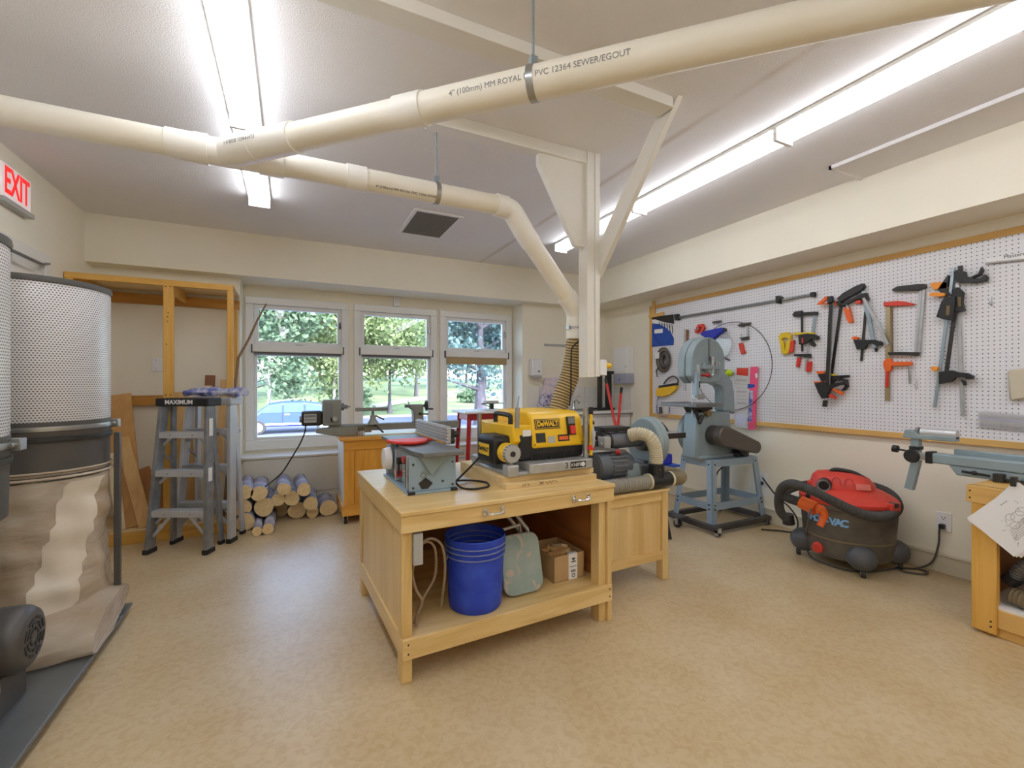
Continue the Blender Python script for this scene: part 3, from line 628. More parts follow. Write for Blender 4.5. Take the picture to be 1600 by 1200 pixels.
# ------------------------------------------------------------------ timber rack in the corner
FX, FY, BY, TZ = -.4425, 4.41, 4.945, 2.06
t = thing('lumber_rack', 'pine stud lumber rack against the back wall corner', 'rack', (-.97, 4.68, 0))
def R(n, x0, x1, y0, y1, z0, z1, m): return obj(n, MB().box(x0, x1, y0, y1, z0, z1), m, t, world=True, bev=.002, seg=1)
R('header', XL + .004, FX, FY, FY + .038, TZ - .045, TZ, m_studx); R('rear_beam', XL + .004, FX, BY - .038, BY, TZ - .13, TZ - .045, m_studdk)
R('top_panel', XL + .004, FX, FY + .02, BY, TZ - .012, TZ + .006, m_plytop)
R('post', XL + .004, XL + .056, FY, FY + .04, .09, TZ - .045, m_stud); R('post', FX - .042, FX, FY, FY + .06, .09, TZ - .045, m_stud)
mx = (at(255, 600, FY).x, at(271, 600, FY).x); R('post', mx[0], mx[1], FY - .002, FY + .036, .09, TZ - .046, m_stud)
R('post', FX - .06, FX - .015, BY - .045, BY - .002, .09, TZ - .13, m_stud)
R('joist', mx[1] - .03, mx[1], FY + .038, BY - .04, TZ - .10, TZ - .014, m_stud); R('joist', XL + .05, XL + .088, FY + .038, BY - .04, TZ - .10, TZ - .014, m_stud)
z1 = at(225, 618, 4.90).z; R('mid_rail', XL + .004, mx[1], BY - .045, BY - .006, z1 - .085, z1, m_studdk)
R('kick_board', XL + .004, FX, FY, FY + .038, 0, .09, m_studx); R('deck', XL + .004, FX, FY + .01, BY, .09, .105, m_plytop)
sc = MB()
for (px, py) in ((257, 448), (265, 448), (257, 617), (265, 617), (261, 489), (260, 495), (260, 502), (258, 538)):
    p = at(px + 2, py, FY); sc.cyl((p.x, FY - .004, p.z), (p.x, FY, p.z), .0045, n=8)
obj('screw', sc, m_dark, t, world=True)
pl = thing('blank_wall_plate', 'blank white wall plate behind the lumber rack', 'wall plate', (0, 0, 0)); c = at(245, 570, 4.95); pl.location = c
obj('plate', MB().box(c.x - .036, c.x + .036, YB - .007, YB, c.z - .06, c.z + .06), m_disp, pl, world=True, bev=.003)
obj('screw', MB().cyl((c.x, YB - .009, c.z + .04), (c.x, YB - .006, c.z + .04), .004, n=8).cyl((c.x, YB - .009, c.z - .04), (c.x, YB - .006, c.z - .04), .004, n=8), m_greyw, pl, world=True)
def q8(cx, cy, Y): return at(170 + cx / 4.443, 600 + cy / 4.443, Y)
bl = [((150, 985), (66, 75), 4.50, 4.86, .17, .018, 0, 'wide tan board leaning in the lumber rack, tallest on the left'),
      ((250, 955), (95, 372), 4.48, 4.72, .09, .03, 1, 'two-tone plank leaning before the wide tan board'),
      ((305, 800), (222, 590), 4.62, 4.72, .12, .02, 2, 'short dark brown board leaning beside the two-tone plank'),
      ((200, 720), (122, 255), 4.70, 4.86, .02, .02, 1, 'thin wooden strip leaning behind the two-tone plank'),
      ((80, 985), (20, 480), 4.46, 4.62, .06, .012, 3, 'pale board edge beside the dust collector bag'),
      ((330, 830), (318, 600), 4.80, 4.84, .16, .018, 5, 'low tan board standing behind the grey ladder'),
      ((560, 900), (500, 55), 4.78, 4.87, .12, .018, 1, 'light board end showing beside the middle stud'),
      ((660, 900), (705, -60), 4.70, 4.86, .075, .03, 4, 'dark brown board end above the grey ladder'),
      ((640, 900), (690, 12), 4.64, 4.80, .06, .02, 3, 'cream board in front of the dark brown board end'),
      ((745, 900), (800, -30), 4.60, 4.80, .05, .02, 1, 'slim pine board leaning by the right rack post'),
      ((850, 880), (862, -40), 4.86, 4.90, .04, .02, 5, 'orange pine board against the right rear rack post')]
for (b, tp, Y0, Y1, w, th, k, lab) in bl:
    p1 = q8(*tp, Y1); p0 = q8(*b, Y0)
    dn = (p1 - p0).normalized(); p0 = p0 + dn * ((.107 - p0.z) / dn.z)
    o = tag(obj('board', MB().bar(p0, p1, th, w, up=(1, 0, 0)), boards[k], bev=.0015, seg=1, smooth=False), lab, 'board', 'boards leaning in the lumber rack')
p0, p1 = at(366, 590, 4.62), at(416, 475, 4.80); dn = (p0 - p1).normalized(); p0 = p1 + dn * ((.11 - p1.z) / dn.z)
p0 = Vector((-.52, 4.50, .11)); pm = at(372, 560, 4.66)
tag(obj('stick', MB().tube([p0, p0.lerp(pm, .5), pm, pm.lerp(p1, .35) + Vector((.006, 0, 0)), pm.lerp(p1, .7) - Vector((.004, 0, 0)), p1], [.013, .012, .0115, .010, .009, .007], 7), wood('stick_wood', (112, 86, 60), (150, 118, 84), None, 'z')), 'thin crooked wooden stick leaning across the window edge', 'stick')

# ------------------------------------------------------------------ step ladders
def ladder(root, mf, ms, ml, topm, word):
    H = 1.12; wb, wt = .215, .165
    for s in (-1, 1):
        r = obj('front_rail', MB().bar((s * wb, .02, 0.02), (s * wt, .10, H), .028, .075, up=(0, 1, 0)), mf, root, bev=.003)
        obj('foot', MB().box(s * wb - .02, s * wb + .02, -.025, .07, 0, .035), m_black, r, bev=.004)
        if word: obj('sticker', MB().box(s * .193 + s * .0155 - .001, s * .193 + s * .0155 + .001, .03, .07, .52, .62).box(s * .178 + s * .0155 - .001, s * .178 + s * .0155 + .001, .06, .1, .85, .98), m_paper, r, smooth=False)
        r = obj('rear_rail', MB().bar((s * (wb - .03), .215, 0.02), (s * (wt - .02), .16, H - .03), .022, .045, up=(0, 1, 0)), ml, root, bev=.003)
        obj('foot', MB().box(s * (wb - .03) - .015, s * (wb - .03) + .015, .19, .24, 0, .03), m_black, r, bev=.004)
        obj('spreader', MB().bar((s * (wt + .005), .09, .72), (s * (wt - .005), .19, .62), .006, .016), m_steel, root)
    for z in (.31, .60, .88):
        x = wb + (wt - wb) * z / H - .012; y = .02 + .08 * z / H
        st = obj('step', MB().box(-x, x, y - .035, y + .05, z - .005, z).box(-x, x, y - .04, y - .034, z - .045, z).box(-x, x, y + .045, y + .05, z - .03, z), ms, root, bev=.002)
        for s in (-1, 1): obj('brace', MB().bar((s * x, y, z - .10), (s * (x - .09), y, z - .015), .004, .02), ms, st)
        obj('rivet', MB().cyl((-x * .5, y - .042, z - .022), (-x * .5, y - .038, z - .022), .005, n=8).cyl((x * .5, y - .042, z - .022), (x * .5, y - .038, z - .022), .005, n=8), ml, st)
    z = .31; x = wb - .02
    for s in (-1, 1): obj('low_brace', MB().bar((s * x, .025, .12), (s * (x - .12), .03, .26), .004, .022), ms, root)
    for z in (.25, .55, .85): obj('rear_bar', MB().bar((-(wb - .04), .2, z), (wb - .04, .2, z), .012, .03, up=(0, 0, 1)), ml, root, bev=.002)
    c = obj('top_cap', MB().box(-wt - .03, wt + .03, .045, .20, H - .05, H + .01), topm, root, bev=.008)
    if word: text('lettering', word, .044, m_disp, c, (-.02, .0445, H - .02), (1, 0, 0), (0, 0, 1), .0006, bold=.0015)
l1 = thing('step_ladder', 'dark grey aluminium stepladder with black cap, front of two', 'ladder', (-.75, 4.007, 0), -TH, 'stepladders')
ladder(l1, m_alud, m_alup, m_alud, m_black, 'MAXIMUM')
l2 = thing('step_ladder', 'pale aluminium stepladder behind the dark grey one', 'ladder', (-.625, 4.205, 0), -TH, 'stepladders')
ladder(l2, m_alup, m_alu, m_alup, m_alup, '')
rg = random.Random(5); rows = []
for k in range(13):
    q = k / 12; row = []
    for i in range(14):
        a = 2 * PI * i / 14; row.append(Vector((-.20 + .42 * q, .11 + math.cos(a) * (.075 + .015 * math.sin(5 * q + 2)), 1.168 + max(-.032, math.sin(a) * (.032 + .014 * math.sin(11 * q + i)) + (-.03 if q > .93 and math.sin(a) < 0 else 0)))))
    rows.append(row)
o = obj('cloth_rag', MB().loft(rows), m_rag); o.location += Vector((0, 0, 0))
Mr = Matrix.Translation((-.60, 4.19, 0)) @ Matrix.Rotation(-TH, 4, 'Z'); c = o.location.copy(); o.matrix_basis = Matrix.Translation(Mr @ c) @ Matrix.Rotation(-TH, 4, 'Z')
tag(o, 'blue and white cloth rag lying on the pale stepladder', 'rag')

# ------------------------------------------------------------------ logs
LG = [(270, 395, 80, 1), (440, 410, 88, 1), (750, 355, 76, 2), (1000, 360, 80, 2), (230, 585, 98, 3), (500, 580, 108, 4), (675, 490, 78, 5), (850, 470, 88, 6), (715, 612, 84, 0), (915, 620, 104, 0), (1085, 535, 86, 7), (1105, 642, 74, 0), (1305, 592, 100, 0), (265, 760, 108, 0), (415, 875, 58, 0), (550, 845, 68, 0)]
names = ['blue-tinged top log at the left end of the pile', 'upper log second from the left of the pile', 'topmost log in the middle of the pile', 'upper log on the right of the pile', 'left log in the middle row by the ladder', 'large log second in the middle row', 'tan log under the topmost log', 'log with a knot hole under the topmost log', 'small dark log in the bottom row middle', 'large round log in the bottom row middle', 'log above the smallest log, right of the middle', 'small log mostly hidden under another on the right', 'thick barked log at the right end by the cabinet', 'large log at the bottom left behind the ladder', 'thin log lying in front, left of two', 'thin log lying in front, right of two']
for (cx, cy, r, fix), nm in zip(LG, names):
    px, py = 350 + cx / 8, 720 + cy / 8
    rad = .058 * r / 80
    if fix == 0:
        d = 705 * (EYE - rad) / (py - 600); rr = seen(px, py); c = Vector((rr.x * d, rr.y * d, EYE + rr.z * d)); rad = min(rad * d / 4.1, .085); c.z = rad
    else: c = at(px, py, 4.40 + .012 * fix)
    L = min(.50, 4.90 - c.y)
    t = thing('log', nm, 'log', (c.x, c.y, max(0, c.z - rad)), 0, 'logs piled under the window')
    rg = random.Random(cx); k1, k2 = rg.uniform(0, 6), rg.uniform(0, 6); rows = []; tilt = rg.uniform(-.03, .03)
    for j in range(7):
        q = j / 6; rows.append([Vector(((rad * (1 + .04 * math.sin(2 * a + k1) + .03 * math.sin(3 * a + k2 + q))) * math.cos(a) + tilt * q, q * L, rad + rad * (1 + .04 * math.sin(2 * a + k1) + .03 * math.sin(3 * a + k2 + q)) * math.sin(a))) for a in [2 * PI * i / 20 for i in range(20)]])
    obj('bark', MB().loft(rows), m_bark, t, ang=60)
    f0 = [Vector((p.x * .985, -.003, rad + (p.z - rad) * .985)) for p in rows[0]]
    obj('sawn_end', MB().prism(f0, (0, .004, 0)), m_sawn, t)
RB = math.radians(2.5)
# ------------------------------------------------------------------ main workbench
BW, BD, BT = 1.125, 1.0, .715
bench = thing('workbench', 'varnished birch workbench in the middle of the floor', 'workbench', (.393, 1.83, 0), RB)
t = bench
obj('tabletop', MB().box(0, BW, 0, BD, BT - .02, BT), m_birch, t, bev=.004)
ap = obj('front_apron', MB().box(.004, BW - .004, .006, .028, .625, BT - .02), m_birch, t, bev=.003)
obj('side_apron', MB().box(.004, .026, .028, BD - .01, .625, BT - .02), m_birchy, t, bev=.003); obj('side_apron', MB().box(BW - .026, BW - .004, .028, BD - .01, .625, BT - .02), m_birchy, t, bev=.003)
for (x, y, w, d) in ((.012, .012, .045, .085), (BW - .085, .012, .045, .085), (.012, BD - .10, .045, .085), (BW - .06, BD - .10, .045, .085)):
    obj('leg', MB().box(x, x + w, y + .018, y + d, 0, .63), m_birchz, t, bev=.003)
obj('leg', MB().box(BW - .04, BW - .012, .014, .10, 0, .63), m_birchz, t, bev=.003)
fr = obj('front_rail', MB().box(.012, BW - .012, .010, .030, .105, .19), m_birch, t, bev=.003)
obj('side_rail', MB().box(.010, .024, .03, BD - .02, .105, .19), m_birchy, t, bev=.003)
s = MB()
for x in (.035, BW - .03):
    for z in (.13, .168): s.cyl((x, .008, z), (x, .012, z), .004, n=8)
obj('screw', s, m_dark, fr)
obj('shelf', MB().box(.02, BW - .02, .03, BD - .02, .172, .19), m_birch, t, smooth=False)
obj('side_panel', MB().box(.018, .028, .10, BD - .1, .19, .63), m_ply, t, smooth=False)
obj('side_panel', MB().box(BW - .032, BW - .02, .09, BD - .02, .19, .63), m_fir, t, smooth=False)
obj('back_panel', MB().box(.03, BW - .03, BD - .06, BD - .045, .19, .63), m_darkply, t, smooth=False)
for x in (.42, .905):
    hd = obj('drawer_handle', MB().tube(curve([(x - .042, .0, .665), (x - .035, -.026, .665), (x, -.030, .662), (x + .035, -.026, .665), (x + .042, 0, .665)], 5), .0055, 8), m_chrome, ap)
    for q in (x - .045, x + .045): obj('handle_plate', MB().box(q - .009, q + .009, -.001, .006, .648, .684), m_chrome, hd, bev=.002)
bx = obj('outlet_box', MB().box(.058, .098, .012, .075, .485, .615), m_greyw, t, bev=.003)
obj('cable', MB().tube(curve([(.09, .06, .55), (.14, .07, .555), (.18, .10, .50), (.185, .12, .38), (.13, .12, .29), (.085, .10, .20)], 6), .006), m_cord, bx)
obj('cable', MB().tube(curve([(.09, .05, .56), (.15, .06, .57), (.205, .08, .52), (.225, .10, .40), (.225, .15, .22)], 6), .006), m_cord, bx)
obj('cable', MB().tube(curve([(.075, .05, .485), (.065, .06, .44), (.085, .07, .36), (.115, .08, .30), (.095, .09, .24), (.09, .09, .194)], 6), .006), m_cord, bx)

# bucket
c = Vector((.785, 2.01, .191)); t = thing('bucket', 'royal blue plastic pail standing on the workbench shelf', 'bucket', c)
pr = [(.0, 0), (.118, 0), (.123, .006), (.128, .05), (.137, .255), (.1375, .27), (.141, .285), (.1425, .325), (.1445, .33), (.1425, .335), (.139, .33), (.136, .26), (.124, .02), (0, .02)]
b = obj('pail', MB().lathe(pr, 48), m_blue, t)
for z, r in ((.300, .143), (.276, .141), (.250, .139)): obj('rib', MB().lathe([(r - .006, z - .002), (r + .004, z - .002), (r + .005, z), (r + .004, z + .002), (r - .006, z + .003)], 48, ring=True), M('worn_blue', (126, 136, 176), .6, var=.15, vs=30) if z == .3 else bpy.data.materials['worn_blue'], t)
obj('bail', MB().tube(curve([(-.142, -.02, .262), (-.150, -.03, .245), (-.155, -.01, .23), (-.150, .03, .21), (-.10, .11, .20), (0, .150, .195), (.10, .11, .2), (.146, .03, .22), (.147, 0, .262)], 6), .003), m_steel, t)
# folded stool with marbled seat
t = thing('folding_stool', 'folded stool with marbled green seat propped beside the blue pail', 'stool', (1.035, 1.985, .191), RB)
Ms = Matrix.Translation((0, .02, .148)) @ Matrix.Rotation(math.radians(-14), 4, 'X')
sp = [Ms @ Vector((x, 0, z)) for x, z in rrect(.226, .286, .055)]
st = obj('seat', MB().prism(sp, Ms.to_3x3() @ Vector((0, .022, 0))), m_marble, t, bev=.006)
for x, x2 in ((.04, -.05), (.09, .0)): obj('leg', MB().tube([(x, .07, .02), (x + .01, .14, .27), (x2, .21, .415)], .011, 10), m_alup, t)
obj('cross_bar', MB().tube([(-.10, .10, .30), (.03, .10, .315), (.035, .10, .26)], .009, 10), m_alup, t)
# cardboard box
t = thing('cardboard_box', 'open brown cardboard box of wood scraps on the workbench shelf', 'box', (1.325, 2.16, .191), RB)
w, d, h, q = .098, .13, .135, .004
obj('carton', MB().box(-w, w, -d, d, 0, q).box(-w, w, -d, -d + q, 0, h).box(-w, w, d - q, d, 0, h).box(-w, -w + q, -d, d, 0, h).box(w - q, w, -d, d, 0, h), m_card, t, smooth=False)
tp = obj('tape', MB().box(-.005, .052, -d - .0012, -d, 0, h).box(-.005, .052, -d - .0012, -d + .02, h, h + .001), m_paper, t, smooth=False)
obj('printed_marks', MB().prism([(.012, -d - .0018, .112), (.04, -d - .0018, .112), (.026, -d - .0018, .098)], (0, .0006, 0)).box(.012, .040, -d - .0018, -d - .0012, .09, .096).box(.002, .048, -d - .0018, -d - .0012, .066, .0685).box(.012, .018, -d - .0018, -d - .0012, .036, .05).box(.022, .028, -d - .0018, -d - .0012, .036, .05).box(.032, .038, -d - .0018, -d - .0012, .036, .05).ring((.026, -d - .0015, .020), .009, .002, (0, 1, 0), 16, 4), m_ink, tp, smooth=False)
rg = random.Random(3)
for k in range(9):
    a = rg.uniform(0, 3); tag(obj('wood_scrap', MB().box(-.045, .045, -.02, .02, -.008, .008, Matrix.Translation((1.325 + rg.uniform(-.04, .04), 2.15 + rg.uniform(-.07, .06), .295 + k * .0035)) @ Euler((rg.uniform(-.4, .4), rg.uniform(-.4, .4), a)).to_matrix().to_4x4()), boards[rg.choice((1, 3, 3, 0))], bev=.001, seg=1), 'pale wood offcut in the cardboard box', 'offcut', 'offcuts in the cardboard box')

# ------------------------------------------------------------------ jointer
t = thing('bench_jointer', 'blue-grey benchtop jointer with red guard on the workbench', 'jointer', (.492, 2.11, BT), RB * .6)
JW, JL, JZ = .232, .50, .178
bd_ = obj('body', MB().box(0, JW, 0, .006, .012, JZ).box(JW - .006, JW, .006, JL, .012, JZ).box(0, JW, JL - .006, JL, .012, JZ).box(.03, .036, .006, JL, .012, JZ), m_deltal, t, bev=.002)
obj('base_flange', MB().box(-.012, JW + .01, -.012, JL + .012, 0, .012), m_deltal, t, bev=.002)
obj('gusset', MB().prism([(.045, -.001, JZ), (.19, -.001, JZ), (.105, -.001, .085)], (0, -.022, 0)), m_delta, bd_, bev=.002)
for x in (-.008, JW - .03): obj('rubber_foot', MB().box(x, x + .035, -.016, .02, .0, .014), m_black, t, bev=.002)
obj('warning_tag', MB().prism([(.045, -.003, .05), (.08, -.003, .075), (.115, -.003, .045), (.09, -.003, .02), (.06, -.003, .022)], (0, .002, 0)), m_dark, bd_)
obj('key_ring', MB().ring((.07, -.003, .088), .013, .003, (0, 1, 0), 16, 6), m_steel, bd_)
s = MB()
for (x, z) in ((.02, .14), (.02, .03), (.215, .14), (.215, .03), (.165, .05)): s.cyl((x, -.004, z), (x, .0, z), .005, n=8)
obj('bolt', s, m_dark, bd_)
obj('near_table', MB().prism([(.045, -.085, JZ + .004), (.245, -.085, JZ + .004), (.245, .27, JZ + .004), (.02, .27, JZ + .004), (.02, .02, JZ + .004)], (0, 0, .02)), m_iron, t, bev=.003)
obj('far_table', MB().box(.02, .245, .35, .73, JZ + .006, JZ + .026), m_iron, t, bev=.003)
obj('cutter_head', MB().cyl((.03, .31, JZ), (.24, .31, JZ), .027), m_steel, t)
gp = [(.19, .37), (-.03, .37)] + [(-.03 + .11 - .11 * math.cos(PI * j / 14) * 1.0, .36 - .165 * math.sin(PI * j / 14)) for j in range(1, 14)] + [(.21, .30)]
obj('blade_guard', MB().prism([(x, y, JZ + .03) for x, y in gp], (0, 0, .014)), m_red, t, bev=.004)
fe = obj('fence', MB().box(.245, .262, .15, .75, JZ + .03, JZ + .118), m_alu, t, bev=.002)
rb = MB()
for k in range(5): rb.box(.238, .246, .15, .75, JZ + .034 + k * .0175, JZ + .044 + k * .0175)
obj('fence_rib', rb, m_alup, fe, smooth=False)
obj('fence_bracket', MB().box(.262, .30, .20, .28, JZ + .02, JZ + .10).cyl((.30, .22, JZ + .07), (.325, .22, JZ + .07), .018).cyl((.262, .16, JZ + .045), (.285, .16, JZ + .045), .012), m_dark, t, bev=.003)
obj('drive_cover', MB().cyl((.0, .40, .115), (-.035, .40, .115), .062, .055, 24), m_disp, t)
sp = MB()
sp.tube([(.012 + .012 * math.cos(j * .9), .12 + .012 * math.sin(j * .9), .05 + j * .0016) for j in range(60)], .0025, 6)
obj('spring', sp, m_steel, t)
obj('adjuster', MB().cyl((-.01, .20, .13), (.03, .20, .13), .018).cyl((.0, .20, .06), (.0, .20, .13), .006).cyl((.005, .055, .02), (.005, .055, .17), .008), m_dark, t)
obj('screw_block', MB().box(.0, .03, .09, .15, .135, .16).box(.0, .03, .24, .30, .04, .07), m_redp, t, bev=.003)
for y in (.03, .26, .45): obj('inner_bracket', MB().box(-.002, .03, y, y + .017, .02, JZ), m_alu, t, bev=.002)
zc = BT + .0055
obj('power_cord', MB().tube(curve([(.735, 2.17, BT + .035), (.755, 2.13, zc), (.80, 2.07, zc), (.885, 2.09, zc), (.912, 2.18, zc), (.87, 2.25, zc), (.78, 2.24, zc + .01), (.745, 2.20, zc + .012), (.80, 2.27, zc + .02), (.91, 2.33, BT + .09), (.965, 2.36, BT + .13)], 8), .0052), m_bcord, t, world=True)

# ------------------------------------------------------------------ plywood and thickness planer
p0 = Vector((.945, 2.0, 0))
t = thing('plywood_base', 'pale stacked plywood boards under the yellow planer', 'plywood', (p0.x, p0.y, BT), RB)
lo_ = obj('lower_board', MB().box(0, .56, 0, .60, .0, .026), m_plytop, t, bev=.001, seg=1); obj('upper_board', MB().box(.0, .575, .045, .60, .026, .052), m_plytop, t, bev=.001, seg=1)
e = MB()
for k in range(4): e.box(.001, .559, -.0008, 0, .003 + k * .006, .0055 + k * .006)
obj('ply_layer', e, m_plyedge, lo_, smooth=False)
obj('marker_scribble', MB().tube([(.085, -.001, .008), (.10, -.001, .019)], .0012, 5).tube([(.098, -.001, .008), (.112, -.001, .019)], .0012, 5).tube(curve([(.118, -.001, .019), (.13, -.001, .014), (.12, -.001, .008)], 4), .0012, 5).tube([(.19, -.001, .007), (.215, -.001, .02)], .0015, 5).tube([(.19, -.001, .02), (.215, -.001, .007)], .0015, 5).tube(curve([(.225, -.001, .018), (.24, -.001, .008), (.25, -.001, .019), (.262, -.001, .008), (.275, -.001, .018), (.30, -.001, .010)], 4), .0013, 5), m_ink, lo_)
PZ = BT + .052
t = thing('thickness_planer', 'yellow and black benchtop thickness planer on the workbench', 'planer', (p0.x, p0.y, PZ), RB)
obj('base', MB().box(.03, .56, .03, .50, .0, .022).box(.02, .085, .02, .085, 0, .06).box(.02, .085, .40, .47, 0, .06).box(.50, .565, .40, .47, 0, .06), m_alu, t, bev=.008)
ft = obj('infeed_table', MB().prism([(.155, .0, .012), (.53, .0, .012), (.545, .015, .012), (.545, .30, .012), (.14, .30, .012), (.14, .015, .012)], (0, 0, .048)), m_alu, t, bev=.004)
text('lettering', '3', .044, m_ink, ft, (.36, -.0006, .036), (1, 0, 0), (0, 0, 1), .0006)
kp = obj('knife_plate', MB().box(.385, .485, -.001, .0, .02, .054), m_black, ft)
text('lettering', 'KNIFE', .026, m_disp, kp, (.423, -.0016, .036), (1, 0, 0), (0, 0, 1), .0004); obj('knife_mark', MB().cyl((.467, -.002, .037), (.467, -.001, .037), .013, n=12), m_disp, kp)
obj('column', MB().cyl((.052, .05, .06), (.052, .05, .13), .013, n=16), m_steel, t)
for x, y in ((.052, .435), (.532, .435)):
    cl = obj('column', MB().cyl((x, y, .06), (x, y, .30), .013, n=16), m_steel, t)
obj('column', MB().cyl((.532, .06, .02), (.532, .06, .335), .015, n=16), m_steel, t)
obj('depth_rod', MB().cyl((.11, .09, .24), (.112, .09, .345), .012, n=12).cyl((.112, .09, .345), (.122, .09, .405), .004, n=8), m_steel, t)
sk = [(.10, .075), (.115, .06), (.50, .06), (.54, .09), (.54, .20), (.10, .20)]
obj('skirt', MB().prism([(.13, y, z) for y, z in sk], (.415, 0, 0)), m_black, t, bev=.008)
tt = MB()
for k in range(26): tt.box(.20 + k * .012, .206 + k * .012, .094, .104, .062, .095)
obj('chip_teeth', tt, m_dark, t, smooth=False)
by = [(.085, .125), (.085, .15), (.108, .272), (.125, .298), (.16, .315), (.50, .318), (.54, .29), (.55, .18), (.55, .125)]
hull = obj('hood', MB().prism([(.205, y, z) for y, z in by], (.335, 0, 0)), m_yel, t, bev=.012, seg=3)
sh = [(.10, .165), (.11, .25), (.56, .25), (.56, .12), (.14, .12)]
obj('shoulder', MB().prism([(.095, y, z) for y, z in sh], (.125, 0, 0)), m_yel, t, bev=.008, seg=3)
obj('carry_handle', MB().tube(curve([(.13, .20, .248), (.13, .20, .285), (.13, .22, .297), (.13, .36, .300), (.13, .38, .288), (.13, .38, .248)], 5), .013, 10), m_black, t)
obj('dust_port', MB().cyl((.56, .46, .27), (.575, .455, .315), .055, n=28), m_grey, t)
mc = obj('motor_cover', MB().box(-.005, .125, .14, .35, .045, .195), m_black, t, bev=.028, seg=4)
lp = obj('logo_plate', MB().box(-.008, -.004, .175, .315, .085, .155), m_ink, mc, bev=.003); obj('logo_field', MB().box(-.010, -.008, .18, .31, .09, .15), m_yel, mc, bev=.002)
text('logo', 'DeWALT', .031, m_ink, mc, (-.0105, .245, .12), (0, -1, 0), (0, 0, 1), .0006, bold=.0012)
dl = obj('dial', MB().cyl((.055, .055, .115), (.055, .115, .115), .05, n=28), m_yel, t, bev=.003); obj('dial_face', MB().cyl((.055, .035, .115), (.055, .058, .115), .046, .048, 28), m_greyw, dl, bev=.002)
g = MB()
for k in range(18): a = 2 * PI * k / 18; g.box(-.003, .003, .034, .056, .043, .049, Matrix.Translation((.055, 0, .115)) @ Matrix.Rotation(a, 4, 'Y'))
obj('grip_rib', g, m_grey, dl); obj('dial_cap', MB().cyl((.055, .03, .115), (.055, .036, .115), .014, n=16), m_dark, dl)
def front(x, z): return Vector((x, .085 + (z - .15) * (.023 / .122) - .001, z))      # a point on the sloped yellow face
fu = Vector((0, .023, .122)).normalized(); fn = Vector((0, -.122, .023)).normalized()
def plate(nm, x0, x1, z0, z1, m, par, dep=.002, off=0.0):
    P_ = [front(x0, z0), front(x1, z0), front(x1, z1), front(x0, z1)]; return obj(nm, MB().prism([p + fn * off for p in P_], fn * dep), m, par, smooth=False)
plate('logo_plate', .225, .385, .225, .278, m_ink, hull); plate('logo_field', .23, .38, .229, .274, m_yel, hull, .001, .002); plate('logo_field', .234, .376, .232, .271, m_ink, hull, .001, .003)
text('logo', 'DeWALT', .039, m_yel, hull, front(.305, .2515) + fn * .005, (1, 0, 0), fu, .0006, bold=.0014, sx=.86)
sw = plate('switch_plate', .43, .482, .185, .285, m_black, hull, .012)
plate('switch_paddle', .44, .472, .19, .235, m_red, sw, .014, .012); plate('switch_top', .434, .477, .245, .28, m_grey, sw, .004, .012)
plate('sticker', .135, .19, .205, .24, m_paper, hull, .001, .012) if False else None
obj('sticker', MB().box(.15, .20, .100, .102, .19, .225), m_paper, t)
st_ = plate('warning_sticker', .225, .285, .155, .205, m_dark, hull, .001); plate('warning_sticker', .30, .345, .15, .185, m_greyw, hull, .001); w2 = plate('warning_sticker', .365, .44, .155, .19, m_ink, hull, .001); plate('sticker_bar', .372, .433, .162, .182, m_orange, w2, .0006, .001)
s = MB()
for x, z in ((.215, .145), (.525, .145)): s.cyl(front(x, z), front(x, z) + fn * .003, .004, n=8)
obj('bolt', s, m_dark, hull)
sl = obj('depth_scale', MB().box(.548, .566, .04, .05, .07, .30), m_yel, t, bev=.002); obj('scale_cap', MB().box(.546, .568, .038, .052, .30, .34).box(.546, .568, .038, .052, .02, .07), m_black, sl, bev=.002); obj('pointer', MB().box(.535, .57, .036, .052, .10, .128), m_red, sl, bev=.002)
hw = obj('hand_wheel', MB().ring((.592, .115, .165), .088, .0105, (1, -.35, 0), 40, 10), m_greyw, t); obj('spoke', MB().bar((.59, .115, .08), (.59, .115, .25), .02, .008).bar((.592, .03, .165), (.592, .20, .165), .008, .02).cyl((.545, .115, .165), (.6, .115, .165), .016), m_dark, hw)
obj('crank_knob', MB().cyl((.60, .155, .24), (.66, .155, .24), .013, n=14), m_dark, hw)

# ------------------------------------------------------------------ lathe on its cabinet
t = thing('lathe_cabinet', 'honey pine rolling cabinet under the lathe by the window', 'cabinet', (.87, 4.46, 0))
CX0, CX1, CY0, CY1 = .405, 1.34, 4.20, 4.72
def R(n, x0, x1, y0, y1, z0, z1, m, par=None, b=.003): return obj(n, MB().box(x0, x1, y0, y1, z0, z1), m, par or t, world=True, bev=b)
R('worktop', CX0 - .03, CX1 + .03, CY0 - .02, CY1 + .02, .735, .762, m_honeyx); R('body', CX0 + .012, CX1, CY0 + .02, CY1, .13, .735, m_honey); R('side_panel', CX0, CX0 + .012, CY0 + .01, CY1, .10, .735, m_white)
R('top_rail', CX0 + .005, CX1, CY0, CY0 + .02, .65, .735, m_honeyx)
for x in (CX0 + .005, CX1 - .085): R('stile', x, x + .085, CY0 + .002, CY0 + .02, .165, .65, m_honey)
for x0, x1 in ((CX0 + .092, .875), (.879, CX1 - .087)):
    d_ = R('door', x0, x1, CY0 + .006, CY0 + .022, .165, .648, m_honey); R('knob', (.84 if x0 < .6 else .90), (.86 if x0 < .6 else .92), CY0 - .014, CY0 + .006, .42, .44, m_honey, d_)
R('plinth', CX0 - .012, CX1 + .01, CY0 - .015, CY1, .075, .165, m_honeyx)
